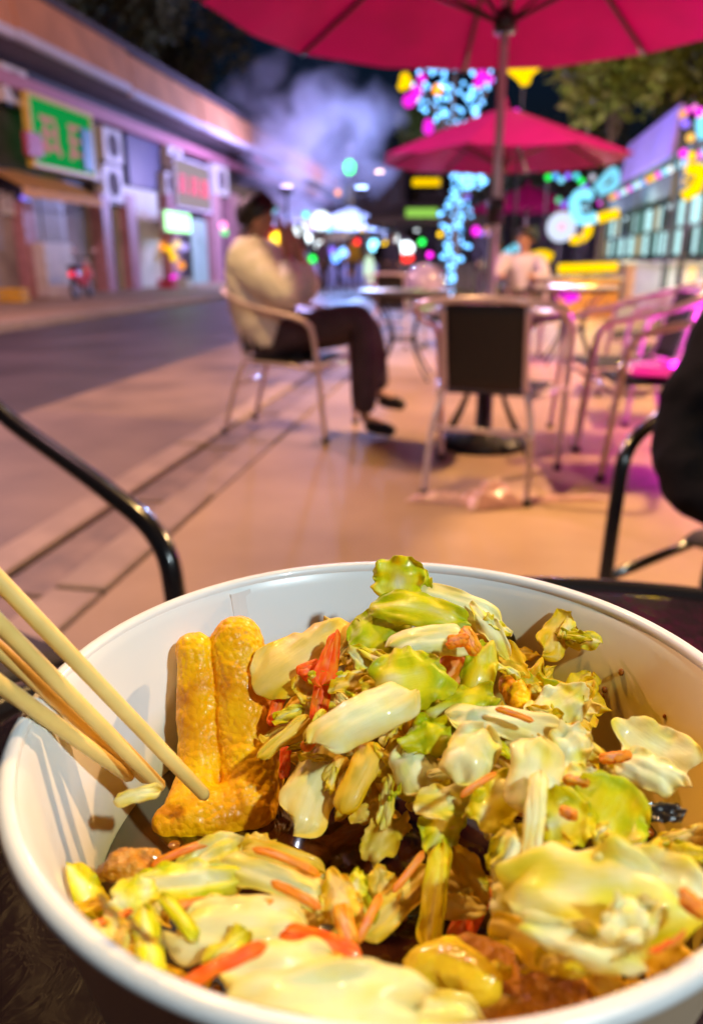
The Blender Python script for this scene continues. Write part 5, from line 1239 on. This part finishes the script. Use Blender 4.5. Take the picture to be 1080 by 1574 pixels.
# ------------------------------------------------------------------ crumpled pink plastic bag
def bag():
    m = mat('thin pink plastic', (.82, .50, .52), .3, var=.1, scale=20, coat=.3); m.node_tree.nodes['Principled BSDF'].inputs['Alpha'].default_value = .72
    r = empty('plastic_bag', (.03, 3.06, .004), .2, 'crumpled pale pink plastic bag between the front chair legs', 'plastic bag')
    rnd = random.Random(4)
    for nm, L, Wd, hgt, off, rot in (('bag_body', .22, .16, .10, (.06, 0), .2), ('handle', .26, .06, .05, (-.15, .02), -.3), ('reflection_strip', .42, .05, .025, (.36, .02), .05)):  # last strip is shaped in for light reflected on the paving
        mb = MB(); n = 18
        for s in (0, 1):
            for j in range(n+1):
                for i in range(n+1):
                    u, v = i/n*2-1, j/n*2-1; e = max(0, 1-max(abs(u), abs(v))**2)
                    z = hgt*e*(.55+.9*abs(noise.noise(Vector((u*2.6, v*2.6, L*50))))) if s == 0 else 0
                    x = u*L/2*(1+.2*noise.noise(Vector((u, v*2, 3)))); y = v*Wd/2*(1+.35*noise.noise(Vector((u*2, v, 9))))
                    c_, s_ = math.cos(rot), math.sin(rot)
                    mb.v.append(Vector((off[0]+x*c_-y*s_, off[1]+x*s_+y*c_, z+.001*(1-s))))
        n1 = (n+1)**2
        for j in range(n):
            for i in range(n):
                a = j*(n+1)+i; mb.f.append((a, a+1, a+n+2, a+n+1)); mb.f.append((n1+a+n+1, n1+a+n+2, n1+a+1, n1+a))
        mb.build(nm, m, r, True)
bag()
# ------------------------------------------------------------------ smoke drifting over the stalls
def smoke():
    c = onY(470, 212, 36); m = bpy.data.materials.new('smoke'); m.use_nodes = True; nt = m.node_tree; nt.nodes.clear()
    o = nt.nodes.new('ShaderNodeOutputMaterial'); v = nt.nodes.new('ShaderNodeVolumePrincipled'); nt.links.new(v.outputs[0], o.inputs['Volume'])
    v.inputs['Color'].default_value = (.85, .82, .95, 1); v.inputs['Anisotropy'].default_value = 0
    tc = nt.nodes.new('ShaderNodeTexCoord'); nz = nt.nodes.new('ShaderNodeTexNoise'); nz.inputs['Scale'].default_value = .55; nz.inputs['Detail'].default_value = 3; nz.inputs['Distortion'].default_value = .5
    nt.links.new(tc.outputs['Object'], nz.inputs['Vector'])
    ln = nt.nodes.new('ShaderNodeVectorMath'); ln.operation = 'LENGTH'; mp = nt.nodes.new('ShaderNodeMapping'); mp.inputs['Scale'].default_value = (1/4.6, 1/2.8, 1/3.5)
    nt.links.new(tc.outputs['Object'], mp.inputs['Vector']); nt.links.new(mp.outputs[0], ln.inputs[0])
    a = nt.nodes.new('ShaderNodeMath'); a.operation = 'SUBTRACT'; a.inputs[0].default_value = 1.0; nt.links.new(ln.outputs['Value'], a.inputs[1])
    b_ = nt.nodes.new('ShaderNodeMath'); b_.operation = 'MULTIPLY_ADD'; b_.inputs[1].default_value = 3.2; nt.links.new(nz.outputs['Fac'], b_.inputs[0])
    s2 = nt.nodes.new('ShaderNodeMath'); s2.operation = 'SUBTRACT'; s2.inputs[1].default_value = 1.72; nt.links.new(a.outputs[0], s2.inputs[0]); nt.links.new(s2.outputs[0], b_.inputs[2])
    cl = nt.nodes.new('ShaderNodeMath'); cl.operation = 'MAXIMUM'; cl.inputs[1].default_value = 0; nt.links.new(b_.outputs[0], cl.inputs[0])
    ml = nt.nodes.new('ShaderNodeMath'); ml.operation = 'MULTIPLY'; ml.inputs[1].default_value = .50; nt.links.new(cl.outputs[0], ml.inputs[0]); nt.links.new(ml.outputs[0], v.inputs['Density'])
    ob = MB().ball((0, 0, 0), (4.6, 2.8, 3.5), 24, 16).build('smoke', m, None, True, c)
    for gx, gy, en, lb in ((1.7, 17.6, 260, 'small ground light added under the green tree'),):
        r = empty('added_floodlight', (gx, gy, 0), 0, lb, 'added_floodlight'); bevel(MB().box((0, 0, .1), (.3, .2, .2)).build('housing', M['dark_metal'], r), .02); MB().box((0, 0, .215), (.24, .14, .02)).build('lens', glow_mat((.9, 1, .6), 5), r); lamp_light(r, (0, 0, .5), en, (.95, 1, .55), .1)  # added light that brightens the green tree from below
    tag(ob, 'pale violet smoke cloud drifting above the far stalls', 'smoke', kind='stuff')
    # added lamps that light the smoke from below
    for px, py, en, cc, lb in ((440, 296, 1700, (.56, .42, 1), 'violet light on a post added under the smoke'), (555, 298, 3000, (.28, .44, 1), 'blue light on a post added under the right of smoke')):
        p = onY(px, py, 32.2); r = empty('added_floodlight', (p.x, 32.2, -.09), 0, lb, 'added_floodlight', 'added lights under the smoke'); z = p.z+.09
        MB().tube([(0, 0, 0), (0, 0, z)], .05, 8).build('pole', M['dark_metal'], r); bevel(MB().box((0, 0, z+.1), (.5, .3, .25)).build('housing', M['dark_metal'], r), .03)
        MB().box((0, .05, z+.24), (.42, .2, .03)).build('lens', glow_mat(cc, 6), r); lamp_light(r, (0, .3, z+.6), en, cc, .3)
smoke()
